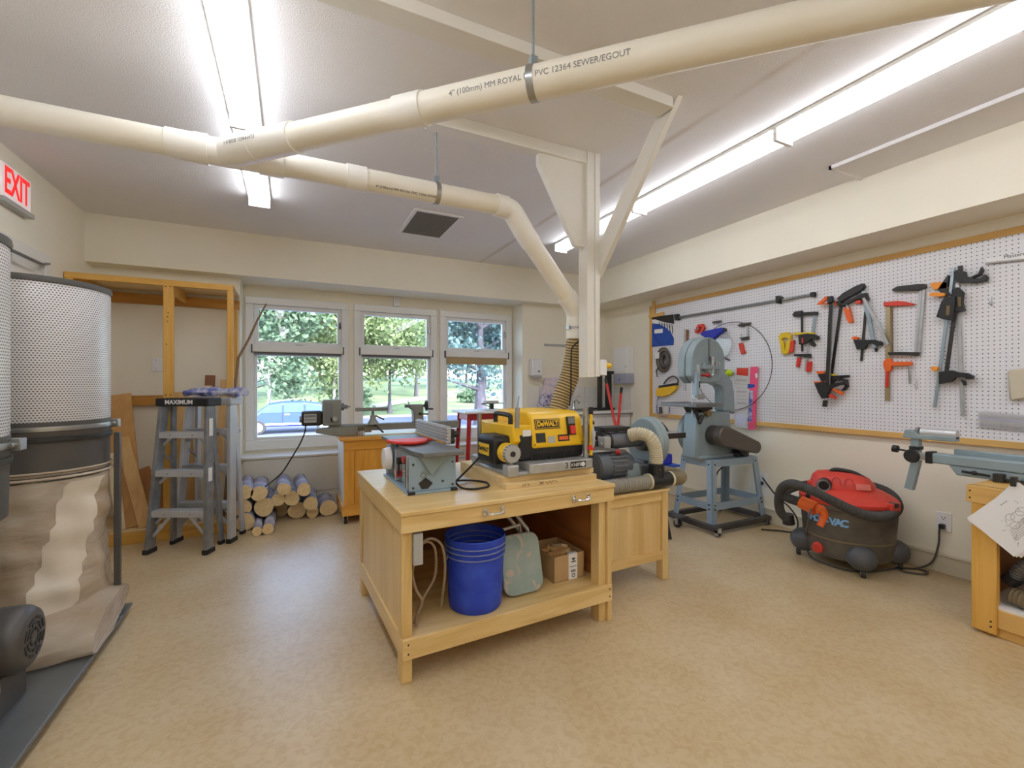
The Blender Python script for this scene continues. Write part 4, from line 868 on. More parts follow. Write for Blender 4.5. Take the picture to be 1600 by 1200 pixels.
for x in (CX0 + .02, CX1 - .04):
    for y in (CY0 + .03, CY1 - .05):
        c_ = obj('caster', MB().cyl((x - .012, y, .03), (x + .012, y, .03), .03, n=18), m_dark, t, world=True, bev=.003); obj('fork', MB().box(x - .02, x - .014, y - .02, y + .02, .02, .075).box(x + .014, x + .02, y - .02, y + .02, .02, .075), m_steel, c_, world=True)
LY = 4.42; LZ = .763
t = thing('wood_lathe', 'grey wood lathe on the honey pine cabinet before the windows', 'lathe', (.8, LY, LZ))
obj('bed', MB().box(.30, 1.52, LY - .055, LY - .018, .80, .862).box(.30, 1.52, LY + .018, LY + .055, .80, .862).box(1.40, 1.53, LY - .06, LY + .06, .79, .865).box(.30, .36, LY - .06, LY + .06, .79, .865), m_lathe, t, world=True, bev=.006)
obj('foot', MB().prism([(.19, LY - .07, .835), (.55, LY - .07, .85), (.55, LY - .07, LZ), (.36, LY - .07, LZ), (.19, LY - .07, .80)], (0, .14, 0)), m_lathe, t, world=True, bev=.006)
obj('foot', MB().prism([(1.15, LY - .07, .80), (1.34, LY - .07, .80), (1.36, LY - .07, LZ), (1.13, LY - .07, LZ)], (0, .14, 0)), m_lathe, t, world=True, bev=.006)
hs = obj('headstock', MB().box(.245, .40, LY - .09, LY + .09, .86, 1.092), m_lathe, t, world=True, bev=.012)
obj('door_plate', MB().box(.265, .33, LY - .093, LY - .09, .89, 1.065), m_grey, hs, world=True, bev=.002); obj('speed_lever', MB().cyl((.345, LY - .09, .925), (.345, LY - .125, .925), .022, n=18), m_chrome, hs, world=True); obj('lever_hub', MB().box(.31, .34, LY - .11, LY - .09, .905, .935), m_black, hs, world=True, bev=.003)
obj('spindle', MB().cyl((.40, LY, 1.025), (.43, LY, 1.025), .034).cyl((.43, LY, 1.025), (.46, LY, 1.025), .018).cyl((.46, LY, 1.025), (.49, LY, 1.025), .008, .002), m_iron, hs, world=True)
mo = obj('motor', MB().box(.075, .245, LY - .075, LY + .075, .865, .995), m_dark, t, world=True, bev=.02, seg=3); obj('rating_plate', MB().box(.095, .195, LY - .077, LY - .074, .895, .97), m_greyw, mo, world=True); obj('plate_stripe', MB().box(.10, .19, LY - .079, LY - .076, .915, .925).box(.10, .19, LY - .079, LY - .076, .94, .96), m_grey, mo, world=True)
obj('end_boss', MB().cyl((.06, LY, .92), (.076, LY, .92), .03, n=20), m_lathe, mo, world=True)
br = obj('tool_rest', MB().box(.52, .815, LY - .105, LY - .085, .985, 1.018), m_lathe, t, world=True, bev=.004); obj('rest_post', MB().cyl((.675, LY - .09, .90), (.675, LY - .09, .99), .013), m_iron, br, world=True)
obj('rest_base', MB().lathe([(.055, .862), (.05, .88), (.028, .91), (.026, .945), (0, .945)], 20, (.675, LY - .09, 0)), m_lathe, t, world=True)
obj('clamp_lever', MB().cyl((.70, LY - .09, .94), (.77, LY - .13, .905), .007).cyl((.68, LY - .10, .87), (.755, LY - .17, .79), .008), m_dark, t, world=True)
ts = obj('tailstock', MB().prism([(1.03, LY - .05, 1.035), (1.165, LY - .05, 1.035), (1.165, LY - .05, .862), (1.07, LY - .05, .862), (1.065, LY - .05, .98), (1.03, LY - .05, 1.0)], (0, .1, 0)), m_lathe, t, world=True, bev=.008)
obj('quill', MB().cyl((.99, LY, 1.02), (1.04, LY, 1.02), .016).cyl((1.03, LY - .02, 1.03), (1.015, LY - .03, 1.075), .004), m_iron, ts, world=True); wh = obj('hand_wheel', MB().ring((1.205, LY, 1.02), .045, .009, (1, 0, 0), 24, 8).cyl((1.165, LY, 1.02), (1.215, LY, 1.02), .012).bar((1.205, LY, .978), (1.205, LY, 1.062), .012, .008), m_dark, ts, world=True)
obj('crank', MB().cyl((1.21, LY - .03, .99), (1.265, LY - .03, .985), .008), m_dark, wh, world=True); obj('lock_lever', MB().cyl((1.12, LY - .05, .945), (1.20, LY - .09, .94), .007).ball((1.125, LY - .06, .945), .014, 10, 8), m_dark, ts, world=True)
g = MB()
for k in range(5): g.cyl((.545 + k * .013, LY - .085, .763), (.545 + k * .013, LY - .085, .84), .004, n=6)
obj('tool_holder', g.cyl((.60, LY - .10, .80), (.66, LY - .11, .80), .009), m_hosed, t, world=True)
obj('power_cord', MB().tube(curve([(.11, LY - .02, .866), (.10, LY - .03, .80), (.06, LY - .02, .70), (-.02, LY + .03, .55), (-.08, LY + .06, .45), (-.16, LY + .05, .38), (-.22, LY + .02, .34)], 8), .006), m_bcord, t, world=True)

# red stool with a small machine on it
t = thing('red_stool', 'red painted stool with a pale square seat before the right window', 'stool', (1.80, 4.50, 0))
obj('seat', MB().box(-.23, .23, -.22, .22, .93, .955), m_disp, t, bev=.01, seg=3)
for sx in (-1, 1):
    for sy in (-1, 1): obj('leg', MB().bar((sx * .21, sy * .19, 0), (sx * .165, sy * .15, .93), .035, .035), m_redp, t, bev=.004)
for s in (-1, 1):
    obj('rail', MB().box(-.165, .165, s * .15 - .012, s * .15 + .012, .86, .93), m_redp, t, bev=.003); obj('rail', MB().box(s * .165 - .012, s * .165 + .012, -.15, .15, .86, .93), m_redp, t, bev=.003)
    obj('stretcher', MB().box(-.19, .19, s * .172 - .01, s * .172 + .01, .42, .445), m_greyw, t, bev=.003)
t = thing('drill_guide', 'small grey and black tool standing on the red stool', 'tool', (1.93, 4.46, .956))
obj('base', MB().box(-.12, .10, -.10, .10, 0, .012), m_disp, t, bev=.003); obj('column', MB().box(-.02, .02, -.02, .02, .012, .075), m_black, t, bev=.003); obj('head', MB().box(-.075, .065, -.05, .05, .072, .10), m_greyw, t, bev=.004); obj('arm', MB().cyl((-.13, -.03, .07), (.12, -.04, .073), .005).cyl((-.13, -.03, .07), (-.02, -.07, .03), .004), m_black, t)
# ------------------------------------------------------------------ second bench with the sander
t = thing('sander_bench', 'low birch bench with a plywood front under the sander', 'workbench', (1.575, 2.11, 0), RB)
SW, SD, SZ = .585, .62, .575
obj('tabletop', MB().box(0, SW, 0, SD, SZ - .018, SZ), m_birch, t, bev=.003)
for x, y in ((.012, .012), (SW - .062, .004), (.012, SD - .07), (SW - .062, SD - .07)): obj('leg', MB().box(x, x + .05, y, y + .055, 0, SZ - .018), m_birchz, t, bev=.003)
obj('front_rail', MB().box(.06, SW - .06, .012, .03, SZ - .075, SZ - .018), m_birch, t, bev=.002); obj('front_rail', MB().box(.06, SW - .06, .008, .03, .13, .185), m_birch, t, bev=.002)
obj('front_panel', MB().box(.06, SW - .06, .022, .034, .185, SZ - .075), m_ply, t, smooth=False); obj('side_panel', MB().box(.02, .032, .06, SD - .06, .13, SZ - .02), m_ply, t, smooth=False); obj('side_panel', MB().box(SW - .04, SW - .028, .06, SD - .06, .13, SZ - .02), m_ply, t, smooth=False)
Y = 2.32
t = thing('disc_sander', 'grey belt and disc sander on the low birch bench', 'sander', (1.9, Y, SZ))
def O(n, mb, m, par=None, **k): return obj(n, mb, m, par or t, world=True, **k)
O('base', MB().box(1.64, 2.12, Y - .11, Y + .16, SZ + .003, SZ + .045), m_delta, bev=.01)
O('pedestal', MB().prism([(1.86, Y - .11, SZ + .045), (2.0, Y - .11, SZ + .045), (1.975, Y - .11, SZ + .16), (1.885, Y - .11, SZ + .16)], (0, .05, 0)), m_delta, bev=.008)
O('bracket', MB().box(2.0, 2.10, Y - .09, Y + .10, SZ + .045, SZ + .14), m_iron, bev=.006)
mo = O('motor', MB().lathe([(.078, 0), (.09, .012), (.092, .06), (.092, .24), (.08, .27)], 32, (1.68, Y - .02, SZ + .14), Matrix.Rotation(PI / 2, 4, 'Y')), M('motor_grey', (104, 110, 118), .35, .3, var=.06))
g = MB()
for k in range(12):
    a = -1.0 + k * .28; g.box(.09, .20, -.003, .003, .088, .103, Matrix.Translation((1.68, Y - .02, SZ + .14)) @ Matrix.Rotation(PI / 2 + a, 4, 'X'))
O('fin', g, m_iron, mo)
bs = O('belt_housing', MB().cyl((1.76, Y, SZ + .295), (2.10, Y, SZ + .30), .052, n=28), M('belt_grey', (112, 114, 122), .4, .2, var=.05))
O('end_boss', MB().box(1.74, 1.79, Y - .06, Y + .01, SZ + .25, SZ + .33).cyl((1.73, Y - .03, SZ + .28), (1.745, Y - .03, SZ + .28), .016), m_greyw, bs, bev=.006); O('collar', MB().cyl((1.80, Y, SZ + .296), (1.815, Y, SZ + .296), .055, n=28), m_black, bs)
O('platen', MB().box(1.76, 1.97, Y - .03, Y + .08, SZ + .355, SZ + .385).box(1.745, 1.785, Y - .03, Y + .04, SZ + .26, SZ + .355), m_black, bev=.003)
O('arm', MB().bar((1.62, Y - .07, SZ + .275), (1.90, Y - .06, SZ + .235), .02, .016).box(1.64, 1.78, Y + .02, Y + .06, SZ + .24, SZ + .30), m_iron)
O('knob', MB().cyl((1.82, Y - .07, SZ + .235), (1.84, Y - .09, SZ + .235), .016), m_redp); O('belt_handle', MB().cyl((1.60, Y + .10, SZ + .37), (1.70, Y + .10, SZ + .372), .02, n=14), m_dark)
dk = O('disc_guard', MB().lathe([(.0, 0), (.150, 0), (.158, .006), (.162, .03), (.166, .034), (.166, .07), (.15, .072), (0, .072)], 48, (2.10, Y, SZ + .275), Matrix.Rotation(PI / 2, 4, 'Y')), m_delta)
O('disc_hub', MB().lathe([(.06, 0), (.055, -.03), (.045, -.035), (0, -.035)], 24, (2.10, Y, SZ + .275), Matrix.Rotation(PI / 2, 4, 'Y')), m_iron, dk)
O('support_foot', MB().box(2.06, 2.12, Y - .05, Y + .05, SZ + .04, SZ + .16), m_iron, bev=.006)
yh = Y - .16
t = thing('sander_hose', 'cream and grey dust hose with a black tee before the sander', 'hose', (2.1, yh, SZ))
hp = [(1.955, Y - .05, SZ + .33), (1.98, Y - .10, SZ + .345), (2.02, yh + .01, SZ + .325), (2.055, yh, SZ + .26), (2.065, yh, SZ + .19), (2.068, yh, SZ + .15)]
O('vertical_hose', MB().tube(curve(hp, 10), .043, 20, rib=.014, ribn=4), m_hosec)
te = O('tee', MB().cyl((2.068, yh, SZ + .05), (2.068, yh, SZ + .16), .047, n=24).cyl((2.0, yh - .005, SZ + .05), (2.17, yh - .005, SZ + .055), .046, n=24), m_black, bev=.004)
O('bolt', MB().cyl((2.05, yh - .047, SZ + .13), (2.05, yh - .052, SZ + .13), .006, n=8), m_chrome, te)
O('grey_hose', MB().tube([(1.64, yh - .005, SZ + .047), (2.0, yh - .005, SZ + .05)], .045, 20, rib=.016, ribn=4), m_hoseg)
for q in (1.985, 2.165): O('clamp_ring', MB().cyl((q, yh - .005, SZ + .052), (q + .015, yh - .005, SZ + .052), .05, n=24), m_hosec)
O('loop_hose', MB().tube(curve([(2.17, yh - .005, SZ + .055), (2.26, yh, SZ + .05), (2.325, yh + .07, SZ + .05), (2.315, yh + .17, SZ + .05), (2.24, yh + .25, SZ + .05), (2.12, yh + .30, SZ + .05), (2.0, yh + .36, SZ + .05)], 8), .045, 18, rib=.016, ribn=4), m_hoseb)
# blue benchtop tool on a slim stand between the sander and the band saw
t = thing('bench_drill', 'blue benchtop tool with a tilting steel table on a slim stand', 'machine', (2.72, 2.84, 0))
for a in range(3): O('leg', MB().bar((2.72 + .17 * math.cos(a * 2.1 + .4), 2.84 + .17 * math.sin(a * 2.1 + .4), 0), (2.72, 2.84, .56), .02, .02), m_dark)
O('shelf', MB().box(2.58, 2.86, 2.72, 2.96, .555, .575), m_blued, bev=.004)
b_ = O('body', MB().box(2.66, 2.82, 2.76, 2.88, .575, .66).cyl((2.645, 2.80, .64), (2.645, 2.80, .72), .036, n=18), m_blue2, bev=.012); O('cap', MB().cyl((2.645, 2.80, .62), (2.645, 2.80, .638), .038, n=18), m_disp, b_)
O('brass_fitting', MB().cyl((2.70, 2.75, .66), (2.74, 2.75, .70), .016).ball((2.75, 2.76, .70), .02, 10, 8), m_hosed)
O('post', MB().bar((2.70, 2.82, .66), (2.80, 2.84, .80), .018, .018), m_dark); O('table', MB().box(2.64, 2.96, 2.76, 2.98, .815, .83), m_alu, bev=.003); O('table_edge', MB().box(2.64, 2.96, 2.752, 2.762, .785, .83), m_dark, bev=.002)
O('guide_rail', MB().box(2.60, 2.95, 2.97, 2.985, .83, .86), m_blued, bev=.003); O('angle_gauge', MB().prism([(2.76, 2.88, .83), (2.90, 2.88, .83), (2.87, 2.88, .87), (2.82, 2.88, .915), (2.735, 2.88, .92)], (0, .02, 0)).ball((2.80, 2.87, .885), .02, 8, 6), m_dark, bev=.002)

# ------------------------------------------------------------------ corner sink and what stands round it
t = thing('sink_cabinet', 'white corner sink cabinet with a grey-edged counter', 'cabinet', (3.40, 4.66, 0))
O('body', MB().box(3.02, 3.815, 4.44, 4.935, .06, .865), m_disp, bev=.004); O('counter', MB().box(2.98, 3.818, 4.40, 4.935, .865, .905), m_disp, bev=.006); O('edge_strip', MB().box(2.975, 3.818, 4.394, 4.40, .865, .88), m_grey); O('kick_board', MB().box(3.05, 3.815, 4.48, 4.935, 0, .06), m_dark)
for x in (3.05, 3.43): d_ = O('door', MB().box(x, x + .36, 4.425, 4.44, .10, .83), m_disp, bev=.004); O('handle', MB().box(x + .16, x + .20, 4.41, 4.425, .76, .77), m_steel, d_)
O('basin', MB().lathe([(.17, 0), (.18, .012), (.165, .014), (.14, -.004), (0, -.006)], 28, (3.25, 4.66, .905)), m_steel)
t = thing('faucet', 'chrome tap with a lever handle on the corner sink', 'faucet', (3.25, 4.86, .905))
O('body', MB().lathe([(.03, .905), (.026, .925), (.018, .95), (.018, 1.03), (0, 1.035)], 16, (3.25, 4.86, 0)).tube(curve([(3.25, 4.86, 1.0), (3.24, 4.78, 1.03), (3.235, 4.72, 1.0)], 5), .012, 10), m_chrome); O('lever', MB().cyl((3.25, 4.86, 1.03), (3.33, 4.84, 1.09), .009, .006), m_chrome)
t = thing('tool_frame', 'black steel frame tool with two uprights standing on the counter', 'tool', (3.58, 4.62, .906))
O('base', MB().box(3.40, 3.67, 4.55, 4.70, .906, .935), m_black, bev=.004); O('upright', MB().box(3.455, 3.51, 4.60, 4.64, .935, 1.37), m_dark, bev=.004); O('upright', MB().box(3.585, 3.655, 4.60, 4.65, .935, 1.37), m_black, bev=.004); O('crossbar', MB().box(3.42, 3.69, 4.60, 4.65, 1.36, 1.40), m_black, bev=.004)
O('bent_tube', MB().tube(curve([(3.66, 4.64, 1.39), (3.72, 4.72, 1.37), (3.755, 4.76, 1.22), (3.77, 4.76, .92)], 6), .013, 10), m_dark)
t = thing('bolt_cutter', 'red handled bolt cutter leaning behind the sander', 'bolt cutter', (3.42, 3.98, 0))
pA, pB, pC = at(963, 672, 4.0), at(948, 600, 4.2), at(970, 615, 4.15)
O('handle', MB().tube([pA, pA.lerp(pB, .5), pB], .016, 10), m_red); O('handle', MB().tube([pA + Vector((.02, 0, 0)), pC], .016, 10), m_red)
O('grip', MB().cyl(pC, pC + (pC - pA).normalized() * .075, .017), m_black); O('grip', MB().cyl(pB, pB + (pB - pA).normalized() * .06, .017), m_black)
O('jaw', MB().bar(pA, (pA.x + .01, pA.y - .02, .0), .05, .03), m_dark)
t = thing('photo_print', 'printed photo sheet leaning against the splashback tiles', 'print', at(853, 640, 4.90))
mp_ = M('photo_purple', (112, 102, 150), .4, vs=26, rgb2=(214, 210, 226), contrast=(.42, .58), detail=5); mq = M('photo_pale', (222, 208, 216), .4, vs=18, rgb2=(178, 168, 200), contrast=(.45, .7))
a, b, c, d = at(838, 643, 4.86), at(868, 643, 4.86), at(880, 590, 4.93), at(852, 590, 4.93); 
O('sheet', MB().prism([a, b, c, d], (0, .004, 0)), mq, smooth=False); O('picture', MB().prism([a.lerp(d, .12) - Vector((0, .002, 0)), b.lerp(c, .12) - Vector((.01, .002, 0)), b.lerp(c, .5) - Vector((.01, .002, 0)), a.lerp(d, .5) - Vector((0, .002, 0))], (0, .0015, 0)), mp_, smooth=False)
c = at(834, 576, YB); t = thing('soap_dispenser', 'white soap dispenser on the back wall right of the windows', 'dispenser', (c.x, YB, c.z - .12))
O('housing', MB().box(c.x - .075, c.x + .075, YB - .10, YB, c.z - .09, c.z + .12), m_disp, bev=.018, seg=3); O('push_bar', MB().box(c.x - .06, c.x + .06, YB - .11, YB - .03, c.z - .12, c.z - .085), m_greyw, bev=.008); O('window', MB().box(c.x + .005, c.x + .03, YB - .102, YB - .099, c.z - .045, c.z - .028), m_ink)
a, b = wallp(970, 543, XR), wallp(998, 596, XR); t = thing('towel_dispenser', 'white and grey paper towel dispenser on the right wall', 'dispenser', (XR, (a.y + b.y) / 2, b.z))
ym = (a.y + b.y) / 2 + .04; O('cover', MB().box(XR - .12, XR, ym - .13, ym + .13, 1.36, 1.70), m_disp, bev=.012, seg=3); O('lower_cover', MB().box(XR - .125, XR, ym - .132, ym + .132, 1.24, 1.36), m_dispb, bev=.012, seg=3); O('lock', MB().cyl((XR - .128, ym, 1.29), (XR - .12, ym, 1.29), .014, n=14), m_grey); O('lock', MB().cyl((XR - .122, ym - .11, 1.45), (XR - .118, ym - .11, 1.45), .008, n=10), m_grey)
a, b = at(850, 537, YB), at(888, 542, YB); tag(obj('hook_rail', MB().box(a.x, b.x, YB - .012, YB, b.z, a.z), m_greyw, bev=.002), 'slim grey rail on the back wall beside the hose', 'rail')
c = at(619, 471, YW); t = thing('motion_sensor', 'small white motion sensor above the middle window', 'sensor', (c.x, YW, c.z - .05))
O('housing', MB().box(c.x - .035, c.x + .035, YW - .04, YW, c.z - .06, c.z + .05), m_disp, bev=.006); O('cap', MB().box(c.x - .033, c.x + .033, YW - .042, YW, c.z + .05, c.z + .062), m_dark, bev=.003)

# ------------------------------------------------------------------ band saw
t = thing('band_saw', 'blue-grey band saw on an open steel stand with mobile base', 'band saw', (3.42, 2.83, 0))
TX0, TX1, TY0, TY1, SZ2 = 3.17, 3.73, 2.67, 2.99, .59
GX0, GX1, GY0, GY1 = 3.115, 3.785, 2.62, 3.04
O('stand_top', MB().box(TX0, TX1, TY0, TY1, SZ2 - .012, SZ2).box(TX0 - .004, TX1 + .004, TY0 - .004, TY0, SZ2 - .06, SZ2).box(TX0 - .004, TX0, TY0, TY1, SZ2 - .06, SZ2).box(TX1, TX1 + .004, TY0, TY1, SZ2 - .06, SZ2).box(TX0, TX1, TY1, TY1 + .004, SZ2 - .06, SZ2), m_stand, bev=.002)
for (x0, y0, x1, y1, sx, sy) in ((TX0, TY0, GX0, GY0, 1, 1), (TX1, TY0, GX1, GY0, -1, 1), (TX0, TY1, GX0, GY1, 1, -1), (TX1, TY1, GX1, GY1, -1, -1)):
    w = .055; lg = MB()
    for (dx_, dy_) in ((w, .005), (.005, w)):
        rows = [[Vector((X_ + sx * u * dx_, Y_ + sy * v * dy_, z)) for (u, v) in ((0, 0), (1, 0), (1, 1), (0, 1))] for (X_, Y_, z) in ((x1, y1, .07), (x0 - sx * .006, y0 - sy * .006, SZ2 - .004))]
        lg.loft(rows)
    l_ = O('leg', lg, m_stand, smooth=False)
    s = MB()
    for z in (.555, .19, .225):
        q = (SZ2 - z) / (SZ2 - .07); X_ = x0 + (x1 - x0) * q; Y_ = y0 + (y1 - y0) * q
        s.cyl((X_ + sx * .028, Y_ - sy * .010, z), (X_ + sx * .028, Y_ - sy * .002, z), .007, n=8); s.cyl((X_ - sx * .010, Y_ + sy * .028, z), (X_ - sx * .002, Y_ + sy * .028, z), .007, n=8)
    O('bolt', s, m_dark, l_)
for (x0, x1, y0, y1) in ((3.135, 3.765, 2.632, 2.637), (3.135, 3.765, 3.015, 3.02), (3.13, 3.135, 2.64, 3.02), (3.765, 3.77, 2.64, 3.02)): O('stretcher', MB().box(x0, x1, y0, y1, .18, .24), m_stand, bev=.001, seg=1)
mbm = M('mobile_base_grey', (82, 78, 76), .5, .4, var=.1)
O('mobile_base_bar', MB().box(3.07, 3.115, 2.53, 3.08, .03, .075), mbm, bev=.003); O('mobile_base_bar', MB().box(3.115, 3.79, 2.565, 2.61, .03, .075), mbm, bev=.003); O('mobile_base_bar', MB().box(3.115, 3.79, 3.04, 3.085, .03, .075), mbm, bev=.003); O('mobile_base_bar', MB().box(3.76, 3.80, 2.61, 3.04, .03, .075), mbm, bev=.003)
O('bar_end', MB().box(3.075, 3.11, 2.526, 2.532, .035, .07), m_alup); O('swivel_plate', MB().box(2.955, 3.07, 2.82, 2.92, .085, .095), mbm)
for (x, y) in ((2.99, 2.87), (3.74, 2.575), (3.09, 2.545), (3.74, 3.06)):
    r = .036 if x < 3 else .02; cs = O('caster', MB().cyl((x - .012, y - .004, r), (x + .012, y + .004, r), r, n=18), m_dark, bev=.003); O('fork', MB().box(x - .02, x - .015, y - .018, y + .018, r - .01, r * 2 + .012).box(x + .015, x + .02, y - .018, y + .018, r - .01, r * 2 + .012), m_steel, cs)
# machine
YA, YC = 2.755, 2.92
O('lower_housing', MB().prism([(3.085, YA, SZ2), (3.585, YA, SZ2), (3.55, YA, .64), (3.52, YA, .70), (3.515, YA, .99), (3.12, YA, .99), (3.10, YA, .90)], (0, YC - YA, 0)), m_delta, bev=.02, seg=3)
O('housing_lip', MB().box(3.10, 3.60, YA - .02, YC + .02, SZ2, SZ2 + .03), m_delta, bev=.01)
O('lower_wheel_cover', MB().cyl((3.27, YC, .80), (3.27, YC + .05, .80), .19, n=40), m_delta, bev=.01)
O('arm', MB().prism([(3.515, YA + .02, .99), (3.60, YA + .02, .96), (3.59, YA + .02, 1.16), (3.56, YA + .02, 1.26), (3.50, YA + .02, 1.32), (3.40, YA + .02, 1.37), (3.18, YA + .02, 1.35), (3.18, YA + .02, 1.275), (3.30, YA + .02, 1.255), (3.42, YA + .02, 1.215), (3.45, YA + .02, 1.17), (3.45, YA + .02, .99)], (0, .11, 0)), m_delta, bev=.018, seg=3)
cx, cz, rr = 3.24, 1.435, .205
arch = [(cx + rr * math.cos(a), cz + rr * math.sin(a)) for a in [PI * j / 24 for j in range(25)]] + [(cx - rr, 1.30), (cx - rr + .06, 1.245), (cx + rr - .09, 1.245), (cx + rr, 1.33)]
O('upper_housing', MB().prism([(x, YA + .005, z) for x, z in arch], (0, .075, 0)), m_delta, bev=.012, seg=3)
arch2 = [(cx + (x - cx) * 1.02, cz + (z - cz) * 1.02) for x, z in arch]
O('wheel_cover', MB().prism([(x, YA + .085, z) for x, z in arch2], (0, .07, 0)), m_delta, bev=.01, seg=2)
O('tension_slot', MB().box(cx - .009, cx + .009, YA - .001, YA + .006, cz, cz + .19), m_iron)
tb = O('tension_bracket', MB().box(cx - .10, cx + .10, YA - .035, YA + .01, 1.36, 1.40).prism([(cx - .055, YA - .03, 1.36), (cx + .055, YA - .03, 1.36), (cx, YA - .03, 1.29)], (0, .04, 0)), m_delta, bev=.006)
O('tension_screw', MB().cyl((cx + .015, YA - .02, 1.33), (cx + .015, YA - .02, 1.47), .016).cyl((cx + .015, YA - .02, 1.31), (cx + .015, YA - .02, 1.335), .022, .01), m_steel, tb); O('bracket_bolt', MB().cyl((cx + .06, YA - .02, 1.40), (cx + .06, YA - .02, 1.425), .012).cyl((cx + .095, YA - .02, 1.40), (cx + .095, YA - .02, 1.42), .012).cyl((cx - .08, YA - .02, 1.40), (cx - .08, YA - .02, 1.412), .02), m_steel, tb)
gp_ = O('guide_post', MB().box(3.095, 3.125, YA - .005, YA + .02, 1.12, 1.40), m_alup, bev=.003); O('blade_shield', MB().box(3.065, 3.095, YA - .02, YA + .01, 1.13, 1.335), m_deltal, gp_, bev=.004); O('guide_block', MB().box(3.07, 3.155, YA - .025, YA + .035, 1.105, 1.15).cyl((3.05, YA - .01, 1.128), (3.175, YA - .01, 1.128), .008), m_steel, gp_, bev=.003); O('scale_mark', MB().box(3.098, 3.122, YA - .0065, YA - .005, 1.20, 1.26), m_ink, gp_)
O('lock_knob', MB().cyl((3.15, YA - .06, 1.31), (3.15, YA - .005, 1.31), .012).ball((3.15, YA - .06, 1.31), .02, 10, 8), m_redp)
O('blade', MB().box(3.083, 3.087, YA + .04, YA + .052, .95, 1.30), m_steel)
O('table', MB().box(3.02, 3.345, 2.70, 3.10, 1.038, 1.07), m_iron, bev=.004); O('table_seam', MB().box(3.018, 3.0205, 2.80, 2.805, 1.047, 1.068), m_steel)
O('trunnion', MB().prism([(3.10, 2.80, 1.045), (3.32, 2.80, 1.045), (3.26, 2.80, .975), (3.15, 2.80, .97)], (0, .12, 0)).box(3.05, 3.30, 2.77, 2.79, 1.01, 1.035).bar((3.06, 2.74, 1.01), (3.12, 2.76, .92), .025, .02).cyl((3.10, 2.74, .90), (3.14, 2.74, .97), .018), m_dark, bev=.003); O('trunnion_knob', MB().cyl((3.20, 2.72, .985), (3.20, 2.78, .985), .03, n=18), m_hosed)
bz = [(3.27 + .088 * math.cos(a), .795 + .088 * math.sin(a)) for a in [math.radians(66 + 200 * j / 16) for j in range(17)]] + [(3.655 + .055 * math.cos(a), .682 + .055 * math.sin(a)) for a in [math.radians(-94 + 160 * j / 10) for j in range(11)]]
O('belt_guard', MB().prism([(x, 2.60, z) for x, z in bz], (0, .075, 0)), M('guard_brown_grey', (96, 90, 84), .42, .3, var=.08), bev=.014, seg=3); O('guard_collar', MB().cyl((3.27, 2.67, .795), (3.27, 2.755, .795), .085, n=28), mbm, bev=.006)
O('motor', MB().cyl((3.60, 2.68, .675), (3.60, 2.92, .675), .078, n=24).box(3.52, 3.68, 2.70, 2.90, SZ2, .63), m_black, bev=.006)
O('cord', MB().tube(curve([(3.70, 2.85, .60), (3.66, 2.9, .50), (3.50, 2.87, .45), (3.42, 2.84, .40)], 6), .006), m_bcord)
O('power_cord', MB().tube(curve([(3.808, 2.66, .39), (3.79, 2.60, .34), (3.77, 2.50, .26), (3.75, 2.38, .20), (3.745, 2.31, .11), (3.72, 2.32, .02), (3.66, 2.42, .008), (3.56, 2.50, .008)], 8), .006), m_bcord)
pb = wallp(1139, 583, 3.70)
t = thing('ball_tipped_rod', 'rod capped with a bright green tennis ball on the pegboard', 'rod', (3.70, pb.y, pb.z - .04))
O('ball', MB().ball(pb, .034, 20, 14), m_tennis); O('rod', MB().cyl((3.80, pb.y + .05, pb.z), (pb.x, pb.y + .015, pb.z), .02).cyl((pb.x + .01, pb.y + .03, pb.z + .01), (pb.x + .05, pb.y + .10, pb.z + .012), .026), m_grey)

# ------------------------------------------------------------------ shop vacuum
VX, VY = 3.475, 1.80
t = thing('shop_vacuum', 'red and grey wheeled shop vacuum with a coiled black hose', 'vacuum', (VX, VY, 0))
O('tank', MB().lathe([(.215, .065), (.24, .075), (.255, .14), (.268, .28), (.276, .40), (.284, .405), (.284, .43), (.26, .435), (0, .435)], 56, (VX, VY, 0)), m_tank)
O('tank_seam', MB().lathe([(.258, .195), (.2625, .195), (.2632, .20), (.2625, .205), (.258, .205)], 56, (VX, VY, 0), ring=True), m_hoseb)
O('lid', MB().lathe([(.282, .43), (.286, .44), (.284, .455), (.262, .475), (.20, .51), (.16, .525), (0, .53)], 56, (VX, VY, 0)), m_coral)
VA = math.atan2(VY, VX) - PI / 2; cr = Vector((math.cos(VA), math.sin(VA), 0)); cf = Vector((-math.sin(VA), math.cos(VA), 0)); TV = -VA
def vp(u, v, z): return Vector((VX, VY, z)) + cr * u + cf * v      # vacuum coordinates: u to the right, v away
rows = []
for z, su, sv, ou in ((.50, .19, .15, -.03), (.545, .185, .145, -.03), (.585, .165, .13, -.04), (.61, .13, .10, -.05), (.622, .07, .06, -.05)):
    rows.append([vp(ou + x, y, z) for x, y in [(su * math.copysign(abs(math.cos(a)) ** .7, math.cos(a)), sv * math.copysign(abs(math.sin(a)) ** .7, math.sin(a))) for a in [2 * PI * j / 32 for j in range(32)]]])
hd = O('motor_head', MB().loft(rows), m_coral, ang=50)
O('carry_handle', MB().tube(curve([vp(-.10, -.02, .60), vp(-.07, -.02, .635), vp(.03, -.02, .625), vp(.10, -.02, .585), vp(.125, -.02, .545)], 6), .014, 10), m_black, hd)
